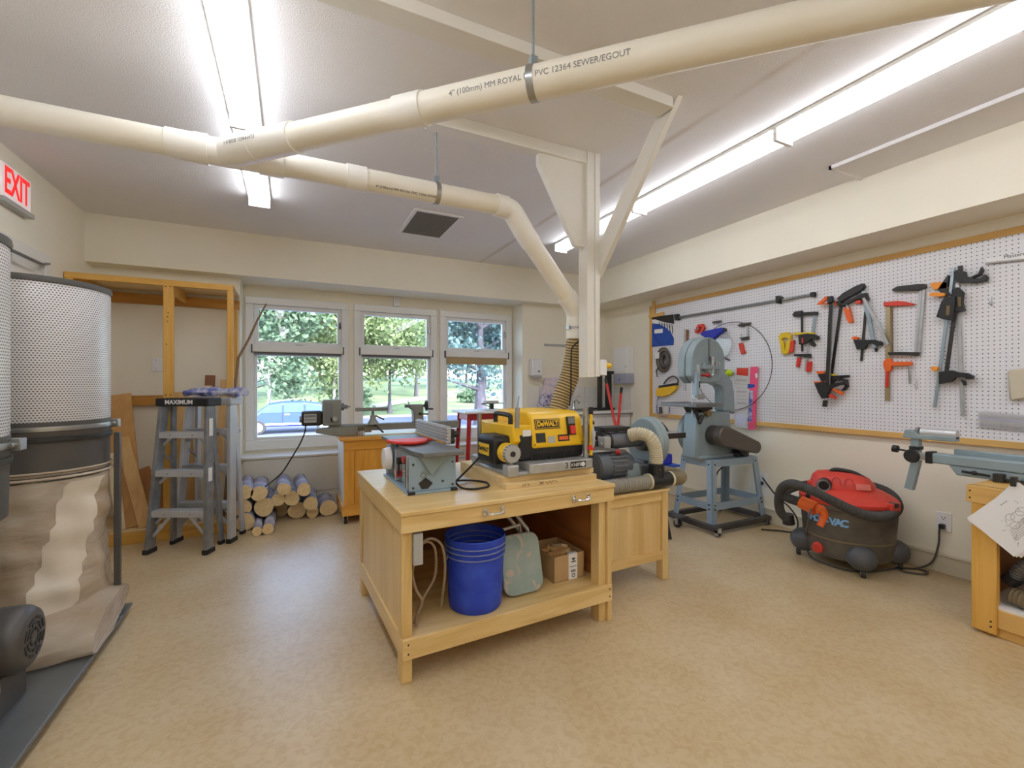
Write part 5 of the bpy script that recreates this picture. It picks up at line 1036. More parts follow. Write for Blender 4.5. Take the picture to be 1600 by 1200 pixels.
O('port', MB().cyl(vp(-.12, -.10, .545), vp(-.13, -.165, .54), .045, .042, 20), m_black, hd); O('port_ring', MB().ring(vp(-.13, -.165, .54), .036, .007, vp(0, 1, 0) - vp(0, 0, 0), 20, 6), m_grey, hd); O('side_lug', MB().box(-.03, .03, -.02, .02, -.012, .012, Matrix.Translation(vp(-.20, -.05, .535)) @ Matrix.Rotation(-TV, 4, 'Z')), m_coral, hd, bev=.005)
for a in (-.06, .01): O('recess_line', MB().tube(curve([vp(a - .022, -.150, .55), vp(a - .02, -.137, .585), vp(a, -.128, .597), vp(a + .02, -.137, .585), vp(a + .022, -.150, .55)], 5), .0025, 6), m_redp, hd)
O('label_plate', MB().box(-.04, .04, -.001, .001, -.02, .02, Matrix.Translation(vp(.085, -.148, .555)) @ Matrix.Rotation(-TV + .25, 4, 'Z') @ Matrix.Rotation(-.25, 4, 'X')), M('pale_red_label', (224, 120, 108), .5), hd)
for u, v in ((.23, -.15), (-.20, -.19), (.12, .24)): lt = O('latch', MB().box(-.045, .045, -.025, .025, -.035, .03, Matrix.Translation(vp(u, v, .445)) @ Matrix.Rotation(math.atan2(v, u) - TV + PI / 2, 4, 'Z')), m_coral, bev=.006); O('latch_pad', MB().box(-.02, .02, -.027, .027, .0, .032, Matrix.Translation(vp(u, v, .445)) @ Matrix.Rotation(math.atan2(v, u) - TV + PI / 2, 4, 'Z')), m_black, lt, bev=.004)
for an in (188, 287, 8, 100):
    a = math.radians(an) ; u, v = .255 * math.cos(a), .255 * math.sin(a)
    pd = O('caster_pod', MB().ball(vp(u, v, .115), .085, 18, 12, (1, 1, .95)), M('pod_grey', (82, 84, 88), .5, var=.1) if an == 188 else bpy.data.materials['pod_grey'])
    c = vp(u * 1.12, v * 1.12, .027); O('wheel', MB().cyl(c - cr * .014, c + cr * .014, .027, n=18), m_dark, pd, bev=.004); O('wheel_hub', MB().cyl(c - cr * .016, c + cr * .016, .016, n=14), m_hosec, pd)
O('drain_knob', MB().cyl(vp(-.155, -.19, .125), vp(-.168, -.222, .12), .036, .033, 24), m_coral, bev=.006)
nt_ = Vector((-.35, -.94, 0)); nt_ = (cr * -.45 + cf * -.893).normalized(); rt = Vector((-nt_.y, nt_.x, 0))
for k, ch in enumerate('SHOP-VAC'):
    a = math.atan2(nt_.y, nt_.x) + (k - 3.5) * .118; n_ = Vector((math.cos(a), math.sin(a), 0)); text('logo', ch, .062, m_zinc if False else bpy.data.materials.get('logo_blue') or M('logo_blue', (126, 178, 226), .5), t, Vector((VX, VY, .325)) + n_ * .2745, Vector((-n_.y, n_.x, 0)), (n_ * -.065 + Vector((0, 0, 1))), .001, world=True, bold=.003)
def dp(px, py, d): r = seen(px, py); return Vector((r.x * d, r.y * d, EYE + r.z * d))
H_ = [dp(1231, 812, 3.28), dp(1220, 800, 3.25), dp(1217, 782, 3.2), dp(1222, 763, 3.12), dp(1238, 756, 3.0), dp(1265, 765, 2.88), dp(1300, 782, 2.80), dp(1340, 801, 2.77), dp(1372, 808, 2.80), dp(1396, 802, 2.88), dp(1402, 788, 2.98), dp(1388, 770, 3.12), dp(1355, 758, 3.28), dp(1300, 753, 3.42), dp(1262, 757, 3.42), dp(1236, 763, 3.32), dp(1224, 772, 3.20), dp(1236, 780, 3.06), dp(1262, 787, 2.96)]
for p in H_: p.x = min(p.x, 3.785)
ho = O('hose', MB().tube(curve(H_, 8), .031, 16, rib=.012, ribn=4), m_vhose)
e_ = H_[0]; O('nozzle', MB().cyl(e_ + Vector((0, 0, .04)), (e_.x + .01, e_.y, e_.z - .03), .036, .04, 20), m_black, ho)
c0, c1 = H_[-1], dp(1275, 795, 2.92); O('cuff', MB().cyl(H_[-2].lerp(c0, .6), c1, .040, .045, 22), m_orange); O('cuff_hook', MB().tube(curve([c1, dp(1284, 797, 2.90), dp(1287, 808, 2.885), dp(1281, 822, 2.88)], 6), [.03] * 7 + [.026] * 6 + [.02] * 6, 12), m_orange)
O('power_cord', MB().tube(curve([dp(1268, 795, 2.90), dp(1262, 815, 2.92), (3.345, 2.0, .12), (3.30, 1.95, .02), (3.28, 1.82, .008), (3.30, 1.70, .008), (3.42, 1.62, .008), (3.60, 1.58, .008), (3.72, 1.52, .008), (3.73, 1.46, .008), (3.66, 1.455, .008), (3.60, 1.53, .008), (3.63, 1.58, .012), (3.72, 1.52, .01), (3.79, 1.46, .06), (3.80, 1.43, .18), (3.80, 1.425, .28), (3.805, 1.418, .31)], 8), .0062), m_gcord)
def outlet(px, py, lab):
    c = wallp(px, py, XR); o = thing('wall_outlet', lab, 'outlet', (XR, c.y, c.z - .06), 0, 'duplex wall outlets')
    pt = obj('cover_plate', MB().box(XR - .007, XR, c.y - .04, c.y + .04, c.z - .062, c.z + .062), m_disp, o, world=True, bev=.003)
    for dz in (.026, -.026):
        s_ = obj('socket', MB().cyl((XR - .009, c.y, c.z + dz), (XR - .006, c.y, c.z + dz), .018, n=18), m_disp, pt, world=True)
        obj('slot', MB().box(XR - .0097, XR - .009, c.y - .009, c.y - .006, c.z + dz - .004, c.z + dz + .007).box(XR - .0097, XR - .009, c.y + .006, c.y + .009, c.z + dz - .004, c.z + dz + .007).cyl((XR - .0097, c.y, c.z + dz - .010), (XR - .009, c.y, c.z + dz - .010), .003, n=8), m_ink, s_, world=True)
    obj('plug', MB().box(XR - .045, XR - .009, c.y - .014, c.y + .014, c.z - .042, c.z - .012), m_dark, o, world=True, bev=.005)
outlet(1475, 815, 'white duplex wall outlet holding the vacuum plug'); outlet(1192, 750, 'white duplex wall outlet behind the band saw stand')
# ------------------------------------------------------------------ pegboard
PX = 3.808
PY0, PY1, PZ0, PZ1 = .40, 4.081, .856, 2.153
t = thing('pegboard', 'white pegboard in a pine frame covering the right wall', 'pegboard', (PX, 2.2, PZ0))
O('panel', MB().box(PX, PX + .006, PY0 + .02, PY1 - .02, PZ0 + .02, PZ1 - .02), m_peg, smooth=False)
O('frame_rail', MB().box(PX - .012, XR - .002, PY0, PY1, PZ1 - .04, PZ1), m_frame, bev=.002); O('frame_rail', MB().box(PX - .012, XR - .002, PY0, PY1, PZ0, PZ0 + .04), m_frame, bev=.002)
O('frame_stile', MB().box(PX - .012, XR - .002, PY1 - .04, PY1, PZ0 + .04, PZ1 - .04), m_stud, bev=.002); O('frame_stile', MB().box(PX - .012, XR - .002, PY0, PY0 + .04, PZ0 + .04, PZ1 - .04), m_stud, bev=.002)
O('batten', MB().box(PX - .022, PX - .012, PY1 - .10, PY1 - .05, PZ1 - .11, PZ1 + .05).box(PX - .024, PX - .012, PY1 - .24, PY1, PZ1 - .14, PZ1 - .10), m_frame, bev=.002)
K1, K2, K3, K4, K7 = (1000, 400, 5), (1200, 400, 4.615), (1360, 380, 4), (1000, 500, 6.667), (1400, 540, 8)
def wp(k, cx, cy, X): return wallp(k[0] + cx / k[2], k[1] + cy / k[2], X)
def pp(n, k, pts, m, th=.012, off=.0, par=None, bev=.0015):
    X = PX - .004 - off; return obj(n, MB().prism([wp(k, x, y, X) for x, y in pts], (-th, 0, 0)), m, par or t, world=True, bev=bev, seg=1)
def pbar(n, k, a, b, w, m, th=.012, off=0, par=None, w2=None):
    dx_, dy_ = b[0] - a[0], b[1] - a[1]; L = math.hypot(dx_, dy_); nx, ny = -dy_ / L / 2, dx_ / L / 2; w2 = w2 or w
    return pp(n, k, [(a[0] + nx * w, a[1] + ny * w), (b[0] + nx * w2, b[1] + ny * w2), (b[0] - nx * w2, b[1] - ny * w2), (a[0] - nx * w, a[1] - ny * w)], m, th, off, par)
def hung(name, label, cat, k, cx, cy, group='clamps hung on the pegboard'):
    global t; p = wp(k, cx, cy, PX); t = thing(name, label, cat, p, 0, group); return t
def rod(n, k, a, b, r, m, off=.02, par=None): return obj(n, MB().cyl(wp(k, *a, PX - off), wp(k, *b, PX - off), r, n=10), m, par or t, world=True)
TG = 'tools hung on the pegboard'
hung('bar_clamp', 'very long dark steel bar clamp hung level along the pegboard top', 'clamp', K1, 830, 420)
pbar('bar', K1, (300, 482), (1360, 300), 17, m_iron, .012, .01); pp('fixed_jaw', K1, [(290, 460), (312, 455), (318, 500), (296, 505)], m_dark, .05); pp('sliding_jaw', K1, [(1085, 318), (1110, 312), (1128, 330), (1110, 350), (1108, 375), (1088, 372)], m_dark, .05); pp('end_stop', K1, [(1345, 288), (1378, 282), (1380, 318), (1350, 322)], m_black, .035); pbar('screw', K1, (1120, 342), (1200, 327), 9, m_steel, .012, .028)
hung('blade_package', 'blue and black carded saw blade at the pegboard left edge', 'package', K1, 175, 700, TG)
pp('card', K1, [(85, 530), (150, 530), (205, 560), (245, 600), (265, 645), (262, 695), (85, 710)], m_blued, .006); pp('header', K1, [(85, 480), (262, 455), (268, 530), (85, 500)], m_dark, .004); pp('window_strip', K1, [(85, 500), (120, 495), (200, 520), (268, 600), (266, 640), (245, 600), (205, 560), (150, 532), (85, 522)], m_disp, .005); pp('label', K1, [(112, 575), (178, 568), (178, 600), (112, 606)], m_paper, .002, .009)
s = obj('blade_outline', MB().tube([wp(K1, 178 + 66 * math.cos(a), 610 + 78 * math.sin(a), PX - .013) for a in [2 * PI * j / 24 for j in range(24)]], .0012, 5, closed=True), m_ink, t, world=True)
for k_ in range(6): pbar('tooth_print', K1, (150 + k_ * 20, 515 + k_ * 4), (156 + k_ * 20, 545 + k_ * 13), 6, m_ink, .001, .005, s)
hung('strap_coil', 'dark coiled webbing strap hung under the blue card', 'strap', K1, 180, 900, TG)
for k_ in range(4):
    w = 58 - k_ * 9; obj('coil', MB().tube([wp(K1, 182 + 4 * k_ + w * math.cos(a) * .8, 812 + 88 * (1 - k_ * .14) * math.sin(a), PX - .025 - k_ * .010) for a in [2 * PI * j / 24 for j in range(24)]], .017, 6, closed=True), [m_dust, m_hoseb, m_dark, m_dust][k_], t, world=True)
pp('tag', K1, [(120, 755), (152, 750), (152, 800), (122, 805)], m_disp, .004, .05); rod('buckle', K1, (150, 860), (125, 905), .008, m_dark, .04); rod('buckle', K1, (128, 900), (134, 945), .006, m_dark, .04)
hung('band_clamp', 'yellow handled band clamp with black strap and blue-white cord', 'clamp', K1, 220, 1100)
pp('grip', K1, [(140, 1062), (160, 1020), (215, 1005), (300, 1000), (296, 1040), (250, 1080), (190, 1098), (145, 1092)], m_yel, .035); pbar('strap', K1, (160, 1022), (302, 1000), 18, m_black, .03, .01)
obj('strap_loop', MB().tube(curve([wp(K1, x, y, PX - .03) for x, y in ((185, 1000), (215, 960), (260, 940), (298, 965), (290, 1000))], 6), .009, 8), m_dust, t, world=True); obj('cord', MB().tube(curve([wp(K4, x, y, PX - .02) for x, y in ((195, 780), (175, 860), (180, 960), (230, 1000), (290, 985), (305, 930), (302, 900))], 6), .006, 8), m_rag, t, world=True)
pp('pendant', K4, [(205, 905), (232, 905), (236, 975), (208, 975)], m_dust, .015)
hung('steel_square', 'slim steel and wood square standing beside the band saw', 'square', K1, 360, 1040, TG)
pbar('blade', K1, (352, 572), (350, 1050), 18, m_alu, .004, .004); pbar('stock', K1, (374, 575), (372, 700), 16, boards[4], .014)
hung('spring_clamp', 'small orange-red clamp above the band saw housing', 'clamp', K1, 475, 605)
pp('jaw', K1, [(440, 600), (462, 540), (480, 545), (462, 608)], m_coral, .03); pp('jaw', K1, [(465, 535), (500, 530), (515, 560), (495, 610), (480, 600), (495, 560), (468, 552)], m_coral, .024, .004); rod('bolt', K1, (420, 575), (470, 570), .005, m_steel, .03)
hung('face_shield', 'clear face shield with a royal blue brow band', 'face shield', K1, 640, 780, TG)
pp('brow_band', K1, [(490, 612), (520, 590), (600, 572), (660, 560), (682, 582), (640, 610), (580, 666), (545, 650), (520, 632)], m_blue2, .05, 0, None, .006); pp('visor', K1, [(582, 664), (640, 612), (676, 600), (720, 660), (715, 700), (690, 770), (640, 800), (612, 770)], m_shield, .003, .03); pp('knob', K1, [(655, 560), (678, 565), (682, 590), (665, 588)], m_black, .02, .05)
obj('strap', MB().tube(curve([wp(K1, x, y, PX - .02) for x, y in ((600, 840), (625, 800), (655, 795), (700, 815))], 6), .008, 8), m_dust, t, world=True)
hung('bar_clamp', 'little F clamp with red handle inside the blade loop', 'clamp', K1, 815, 770)
pbar('bar', K1, (838, 530), (842, 640), 14, m_alu, .008, .01); pp('fixed_jaw', K1, [(770, 545), (800, 525), (850, 520), (850, 545), (800, 552)], m_dark, .02); pp('sliding_jaw', K1, [(785, 640), (855, 628), (858, 650), (800, 662)], m_dark, .02); rod('screw', K1, (790, 610), (792, 690), .005, m_steel); pp('handle', K1, [(780, 685), (808, 680), (828, 760), (800, 768)], m_coral, .024)
hung('saw_blade_loop', 'thin band saw blade coiled into a big loop on hooks', 'saw blade', K4, 1100, 940, TG)
cc = wallp(1141, 572, PX - .03); obj('blade', MB().tube([(PX - .03, cc.y + .42 * math.cos(a), cc.z + .42 * math.sin(a)) for a in [2 * PI * j / 64 for j in range(64)]], .0032, 6, closed=True), m_dark, t, world=True)
for (x, y) in ((600, 515), (830, 530)): pbar('hook', K1, (x - 22, y + 6), (x + 40, y - 6), 12, m_dust, .03)
hung('instruction_card', 'grey instruction card with red top pinned beside the band saw', 'card', K4, 1060, 1120, TG)
cd = pp('sheet', K4, [(1005, 495), (1150, 495), (1125, 1130), (985, 1115)], M('card_grey', (206, 202, 202), .6, var=.03), .003, .010); pp('red_header', K4, [(1008, 500), (1130, 500), (1126, 585), (1008, 570)], m_coral, .001, .013, cd)
for k_ in range(7): pbar('printed_line', K4, (1008, 625 + k_ * 40), (1110, 630 + k_ * 40), 5 if k_ % 3 else 18, m_greyw, .0006, .013, cd)
pp('drawing', K4, [(1000, 980), (1105, 985), (1095, 1100), (992, 1090)], M('card_lilac', (190, 192, 220), .6, vs=60, rgb2=(220, 220, 232)), .0006, .013, cd)
hung('blade_card', 'bright pink blade package with blue lettering', 'package', K4, 1180, 1140, TG)
cd = pp('card', K4, [(1155, 490), (1232, 486), (1205, 1140), (1130, 1145)], m_pink, .008, .012); pbar('blue_strip', K4, (1160, 735), (1140, 1060), 42, m_rag, .001, .020, cd); pp('blue_label', K4, [(1122, 665), (1196, 670), (1196, 700), (1122, 715)], m_blued, .002, .020, cd); pp('hang_hole', K4, [(1200, 560), (1222, 552), (1226, 600), (1205, 605)], m_disp, .001, .020, cd)
# middle groups
hung('spring_clamp', 'yellow spring clamp at the left of the clamp cluster', 'clamp', K2, 135, 710)
pp('jaw', K2, [(90, 580), (110, 555), (160, 550), (180, 575), (172, 610), (150, 590), (118, 590), (112, 612), (95, 610)], m_yel2, .03); pp('handle', K2, [(95, 605), (125, 615), (140, 700), (128, 712), (112, 700)], m_yel2, .03); pp('handle', K2, [(150, 612), (178, 600), (165, 690), (140, 712), (135, 695)], m_yel2, .03, .004); pp('red_tip', K2, [(168, 612), (196, 608), (190, 690), (160, 702)], m_coral, .02, .008)
hung('quick_clamp', 'black quick-grip clamp with short bar in the clamp cluster', 'clamp', K2, 270, 690)
pbar('bar', K2, (246, 405), (250, 690), 14, m_dark, .010, .012); pp('fixed_jaw', K2, [(190, 425), (205, 402), (255, 395), (258, 420), (240, 436), (200, 440)], m_dark, .03); pp('body', K2, [(235, 570), (300, 560), (345, 565), (375, 580), (372, 605), (330, 600), (290, 630), (240, 640)], m_black, .034); pp('trigger', K2, [(292, 615), (320, 605), (352, 640), (340, 655), (315, 640)], m_dark, .022); pbar('pad', K2, (190, 562), (340, 558), 16, m_yel2, .026); pbar('red_mark', K2, (248, 590), (250, 630), 10, m_coral, .002, .036)
hung('bar_clamp', 'F clamp with two red handles low in the clamp cluster', 'clamp', K2, 265, 835)
pbar('bar', K2, (345, 405), (325, 550), 22, m_zinc, .008, .004); pbar('bar', K2, (300, 560), (270, 830), 14, m_alu, .006, .006); pp('fixed_jaw', K2, [(255, 408), (365, 402), (362, 428), (258, 432)], m_dark, .02); pp('sliding_jaw', K2, [(195, 708), (315, 705), (318, 735), (200, 722)], m_dark, .024); pp('handle', K2, [(220, 735), (242, 733), (232, 800), (214, 802)], m_red, .024); pp('handle', K2, [(292, 762), (322, 760), (316, 830), (285, 836)], m_red, .024)
hung('quick_clamp', 'long black bar clamp slanting behind the other of the tall pair', 'clamp', K2, 455, 1000)
pbar('bar', K2, (530, 345), (458, 870), 20, m_dark, .008, .004); pp('fixed_jaw', K2, [(505, 330), (540, 318), (548, 350), (520, 362)], m_black, .03); pp('pad', K2, [(478, 340), (510, 325), (512, 358), (482, 356)], m_orange, .024)
pp('body', K2, [(372, 852), (450, 845), (470, 860), (500, 862), (592, 858), (594, 870), (520, 880), (580, 892), (586, 935), (570, 968), (545, 972), (568, 940), (566, 905), (500, 892), (460, 930), (400, 905)], m_black, .030, .0); pp('pad', K2, [(350, 832), (415, 830), (422, 852), (378, 858)], m_orange, .024); pp('yellow_mark', K2, [(455, 850), (500, 855), (500, 864), (458, 862)], m_yel2, .004, .031)
hung('quick_clamp', 'long black bar clamp with orange pads, front of the tall pair', 'clamp', K2, 418, 1085)
pbar('bar', K2, (462, 300), (428, 1010), 34, m_dark, .008, .034); pbar('bar_edge', K2, (474, 300), (442, 1000), 8, m_iron, .002, .042); pp('fixed_jaw', K2, [(440, 296), (475, 290), (482, 330), (445, 345)], m_black, .03, .03); pp('pad', K2, [(358, 352), (420, 298), (440, 290), (440, 312), (395, 345), (440, 340), (438, 350)], m_orange, .024, .03)
pp('body', K2, [(352, 918), (420, 905), (448, 930), (500, 918), (575, 905), (582, 925), (520, 935), (470, 952), (452, 985), (440, 1022), (405, 1028), (380, 985)], m_black, .036, .032); pp('pad', K2, [(333, 905), (420, 905), (424, 930), (400, 948), (362, 925)], m_orange, .024, .04); pp('trigger', K2, [(470, 962), (490, 955), (552, 985), (548, 1002), (510, 990)], m_orange, .022, .034); pp('release', K2, [(444, 1000), (470, 995), (500, 1022), (495, 1032), (450, 1018)], m_coral, .02, .034); pp('bar_end', K2, [(406, 1040), (434, 1040), (428, 1088), (400, 1086)], m_dark, .02, .03)
hung('bar_clamp', 'heavy black jawed clamp hung aslant with an orange handle', 'clamp', K2, 620, 480)
pp('jaw', K2, [(515, 310), (560, 270), (640, 225), (700, 200), (712, 222), (690, 250), (600, 300), (540, 335)], m_dark, .04); pp('jaw', K2, [(545, 345), (620, 310), (690, 275), (722, 268), (738, 318), (715, 305), (640, 320), (552, 368)], m_black, .034, .004); pbar('bar', K2, (690, 250), (772, 665), 30, m_zinc, .010, .012); rod('screw', K2, (565, 350), (580, 385), .006, m_steel, .03); pp('handle', K2, [(556, 378), (595, 368), (622, 475), (596, 486), (582, 460)], m_orange, .03); pp('orange_pad', K2, [(640, 330), (680, 318), (684, 340), (650, 350)], m_coral, .03)
pbar('bar', K2, (690, 300), (868, 640), 24, m_alu, .008, .030)
hung('quick_clamp', 'short black bar clamp with orange pad behind the grey bars', 'clamp', K2, 680, 755)
pbar('bar', K2, (705, 405), (675, 758), 18, m_dark, .008, .002); pp('body', K2, [(630, 605), (720, 605), (780, 605), (830, 620), (832, 645), (800, 650), (760, 630), (730, 640), (712, 672), (655, 675)], m_black, .03); pp('pad', K2, [(612, 588), (640, 580), (664, 588), (660, 604), (620, 602)], m_orange, .024); pp('trigger', K2, [(775, 660), (796, 668), (790, 692), (780, 690)], m_black, .02)
hung('bar_clamp', 'orange-red F clamp with pale wooden bar hung upright', 'clamp', K3, 110, 990)
pbar('bar', K3, (114, 395), (108, 985), 30, M('brass_bar', (176, 160, 124), .35, .6, var=.1), .008, .006); pp('fixed_jaw', K3, [(92, 370), (180, 362), (225, 366), (285, 380), (270, 390), (180, 392), (94, 396)], m_coral, .026); rod('screw', K3, (135, 395), (138, 690), .005, m_hosed, .028); pp('sliding_jaw', K3, [(92, 742), (108, 722), (140, 722), (142, 742), (265, 740), (266, 764), (142, 768), (138, 800), (104, 802), (92, 768)], m_orange, .026, .004); pbar('lever', K3, (112, 800), (106, 900), 14, m_red, .02, .012); rod('spindle', K3, (244, 765), (248, 880), .007, m_steel, .024)
hung('bar_clamp', 'large grey F clamp beside the orange-red one', 'clamp', K3, 290, 700)
pbar('bar', K3, (328, 285), (295, 690), 38, m_alu, .008, .006); pp('fixed_jaw', K3, [(148, 290), (180, 272), (300, 258), (355, 256), (356, 280), (310, 298), (150, 302)], m_dark, .03); pp('sliding_jaw', K3, [(122, 682), (190, 680), (320, 682), (305, 706), (250, 702), (125, 698)], m_dark, .03); pbar('ridge', K3, (322, 290), (290, 690), 8, m_steel, .002, .014)
hung('quick_clamp', 'amber-padded bar clamp with pistol grip at the top right', 'clamp', K3, 480, 1020)
pbar('bar', K3, (522, 155), (404, 1025), 22, m_zinc, .008, .014); pp('body', K3, [(535, 180), (560, 170), (605, 180), (608, 210), (640, 215), (690, 190), (706, 152), (716, 170), (700, 200), (650, 222), (700, 222), (730, 198), (746, 215), (735, 240), (660, 252), (575, 250), (540, 240)], m_black, .036); pp('bar_end', K3, [(552, 145), (580, 140), (580, 175), (556, 178)], m_dark, .02); pp('pad', K3, [(385, 262), (400, 248), (490, 246), (492, 285), (405, 290)], m_orangel, .026); pp('jaw', K3, [(430, 290), (495, 200), (500, 212), (490, 290), (520, 330), (470, 332)], m_black, .026)
hung('quick_clamp', 'grey barred clamp with black jaw hung on the far right', 'clamp', K3, 575, 1080)
pbar('bar', K3, (545, 250), (580, 1080), 26, m_alu, .008, .004); pp('jaw', K3, [(525, 290), (560, 278), (592, 310), (585, 370), (600, 425), (545, 435), (528, 380)], m_black, .034, .01); pbar('label', K3, (556, 335), (558, 395), 20, m_hosed, .001, .046)
hung('quick_clamp', 'amber-padded black clamp with a dark bar between the grey bars', 'clamp', K3, 490, 900)
pbar('bar', K3, (528, 440), (478, 800), 26, m_dark, .008, .024); pp('jaw', K3, [(455, 370), (480, 335), (545, 335), (540, 380), (525, 485), (470, 478), (424, 462)], m_black, .03, .028); pp('pad', K3, [(378, 318), (395, 310), (472, 312), (480, 328), (445, 336), (382, 332)], m_orangel, .026, .02); pbar('label', K3, (486, 390), (482, 450), 22, m_hosed, .001, .059)
pp('body', K3, [(440, 805), (520, 795), (560, 808), (620, 812), (655, 830), (652, 850), (625, 852), (585, 835), (545, 840), (520, 865), (440, 880)], m_black, .03, .02); pp('pad', K3, [(386, 776), (400, 770), (432, 775), (425, 800), (392, 796)], m_orangel, .024, .02); pp('trigger', K3, [(570, 850), (600, 862), (605, 888), (590, 890), (580, 870)], m_black, .02, .02)
for (x, y, nm) in ((752, 360, 'empty wire hook right of the clamps'), (285, 880, 'empty wire hook under the large grey clamp')):
    q = [wp(K3, x + 8, y - 25, PX), wp(K3, x + 8, y + 22, PX - .004), wp(K3, x, y + 26, PX - .03), wp(K3, x - 8, y - 2, PX - .035)]; tag(obj('peg_hook', MB().tube(curve(q, 5), .0028, 6), m_steel), nm, 'hook', 'empty peg hooks')
t = thing('long_ruler', 'white shelf ruler with grey lettering at the pegboard top right', 'ruler', wp(K3, 850, 130, PX), 0)
pp('blade', K3, [(725, 95), (1060, 45), (1060, 88), (725, 122)], m_disp, .012); pp('lower_edge', K3, [(725, 122), (1060, 88), (1060, 98), (722, 133)], m_greyw, .016)
p0, p1 = wp(K3, 832, 88, PX - .0165), wp(K3, 960, 66, PX - .0165); text('lettering', 'Mastercraft', .028, m_ink, t, p0, (p1 - p0), (0, 0, 1), .0004, 'LEFT', world=True)
t = thing('canvas_pad', 'beige canvas pad hung at the right of the pegboard', 'pad', wp(K3, 930, 985, PX), 0)
pts = [(865, 795), (900, 788), (1080, 775), (1090, 960), (1000, 972), (940, 978), (882, 990), (872, 900)]
pp('pad', K3, pts, m_canvas, .03, 0, None, .01)
t = thing('clear_ruler', 'clear acrylic ruler lying on the right of the pegboard', 'ruler', wp(K3, 820, 1160, PX), 0)
pp('blade', K3, [(676, 1052), (720, 1050), (1080, 1085), (1080, 1190), (676, 1150)], m_acrylic, .004, .004)
g = MB(); X = PX - .0128
for j in range(44):
    x = 690 + j * 8.5; y = 1120 + (x - 676) * .098; h = 26 if j % 5 == 0 else 15
    g.prism([wp(K3, x, y + 20 - h, X), wp(K3, x + 2, y + 20 - h, X), wp(K3, x + 2, y + 22, X), wp(K3, x, y + 22, X)], (-.0006, 0, 0))
obj('graduation', g, m_inkgrey, t, world=True, smooth=False); pbar('ridge', K3, (676, 1090), (1080, 1130), 12, m_dispb, .003, .006)

# ------------------------------------------------------------------ right-hand bench with the mitre saw stand
BX0, BX1, BY1, BY0, BZ = 3.065, 3.795, 1.045, -.55, .727
t = thing('side_bench', 'raw pine bench along the right wall at the picture edge', 'workbench', (3.43, .25, 0))
O('tabletop', MB().box(BX0 + .02, BX1, BY0, BY1 - .002, BZ - .02, BZ), m_frame, bev=.003); O('front_rail', MB().box(BX0, BX0 + .038, BY0, BY1, BZ - .085, BZ), m_frame, bev=.003); O('end_rail', MB().box(BX0 + .038, BX1, BY1 - .04, BY1, BZ - .085, BZ - .02), m_frame, bev=.003)
for y in (BY1 - .11, BY0 + .02): O('leg', MB().box(BX0 + .004, BX0 + .042, y, y + .092, .015, BZ - .085), m_stud, bev=.003)
for y in (BY1 - .11, BY0 + .02): O('leg', MB().box(BX1 - .042, BX1 - .004, y, y + .092, .015, BZ - .085), m_stud, bev=.003)
O('lower_rail', MB().box(BX0 + .012, BX0 + .05, BY0 + .11, BY1 - .11, .05, .14), m_frame, bev=.003); O('lower_rail', MB().box(BX0 + .05, BX1 - .05, BY1 - .09, BY1 - .05, .05, .14), m_frame, bev=.003); O('skid', MB().box(BX0 + .03, BX0 + .07, .78, BY1 - .03, 0, .05), m_frame, bev=.003); O('skid', MB().box(BX0 + .03, BX0 + .07, BY0, BY0 + .2, 0, .05), m_frame, bev=.003); O('skid', MB().box(BX1 - .09, BX1 - .05, BY0, BY1 - .03, 0, .05), m_frame, bev=.003)
O('shelf', MB().box(BX0 + .02, BX1 - .01, BY0 + .05, BY1 - .05, .14, .155), m_disp, smooth=False); O('end_panel', MB().box(BX0 + .06, BX1 - .05, BY1 - .04, BY1 - .03, .14, BZ - .085), m_darkply, smooth=False)
s = MB()
for (y, z) in ((1.03, .70), (1.03, .665), (.955, .05), (.955, .075)): s.cyl((BX0 - .003, y, z), (BX0 + .004, y, z), .004, n=8)
O('screw', s, m_dark)
t = thing('coiled_hose', 'brown corrugated hose coiled on the side bench shelf', 'hose', (3.38, .70, .157))
O('coil', MB().tube(curve([(3.16, .90, .20), (3.14, .80, .20), (3.16, .62, .20), (3.24, .48, .20), (3.42, .42, .205), (3.58, .52, .21), (3.60, .72, .22), (3.50, .86, .24), (3.36, .88, .27), (3.24, .80, .29), (3.21, .66, .30), (3.27, .54, .30)], 8), .042, 16, rib=.018, ribn=4), m_hoseb)
t = thing('loose_hose', 'short dark hose loop on top of the coiled brown hose', 'hose', (3.30, .78, .33)); O('loop', MB().tube(curve([(3.17, .90, .30), (3.16, .86, .37), (3.20, .78, .40), (3.26, .70, .37), (3.30, .64, .34), (3.40, .60, .335)], 8), .030, 14, rib=.014, ribn=4), m_dust); O('cuff', MB().cyl((3.168, .895, .30), (3.185, .925, .262), .034, n=18), m_black)
MX = 3.33
t = thing('saw_stand', 'grey extendable mitre saw stand rail lying on the side bench', 'saw stand', (MX, .8, BZ))
O('rail', MB().box(MX - .035, MX + .035, -.2, 1.27, BZ + .055, BZ + .112), m_delta, bev=.008); O('rail_slot', MB().box(MX + .035, MX + .06, -.2, 1.20, BZ + .075, BZ + .14), m_delta, bev=.006)
O('lower_beam', MB().prism([(MX - .03, 1.20, BZ + .055), (MX - .03, -.2, BZ + .055), (MX - .03, -.2, BZ + .002), (MX - .03, 1.165, BZ + .004)], (.06, 0, 0)), m_delta, bev=.006)
O('end_cap', MB().box(MX - .038, MX + .038, 1.27, 1.30, BZ + .05, BZ + .118), m_black, bev=.005); ex_ = O('extension', MB().box(MX - .025, MX + .025, 1.30, 1.40, BZ + .065, BZ + .105), m_greyw, bev=.003)
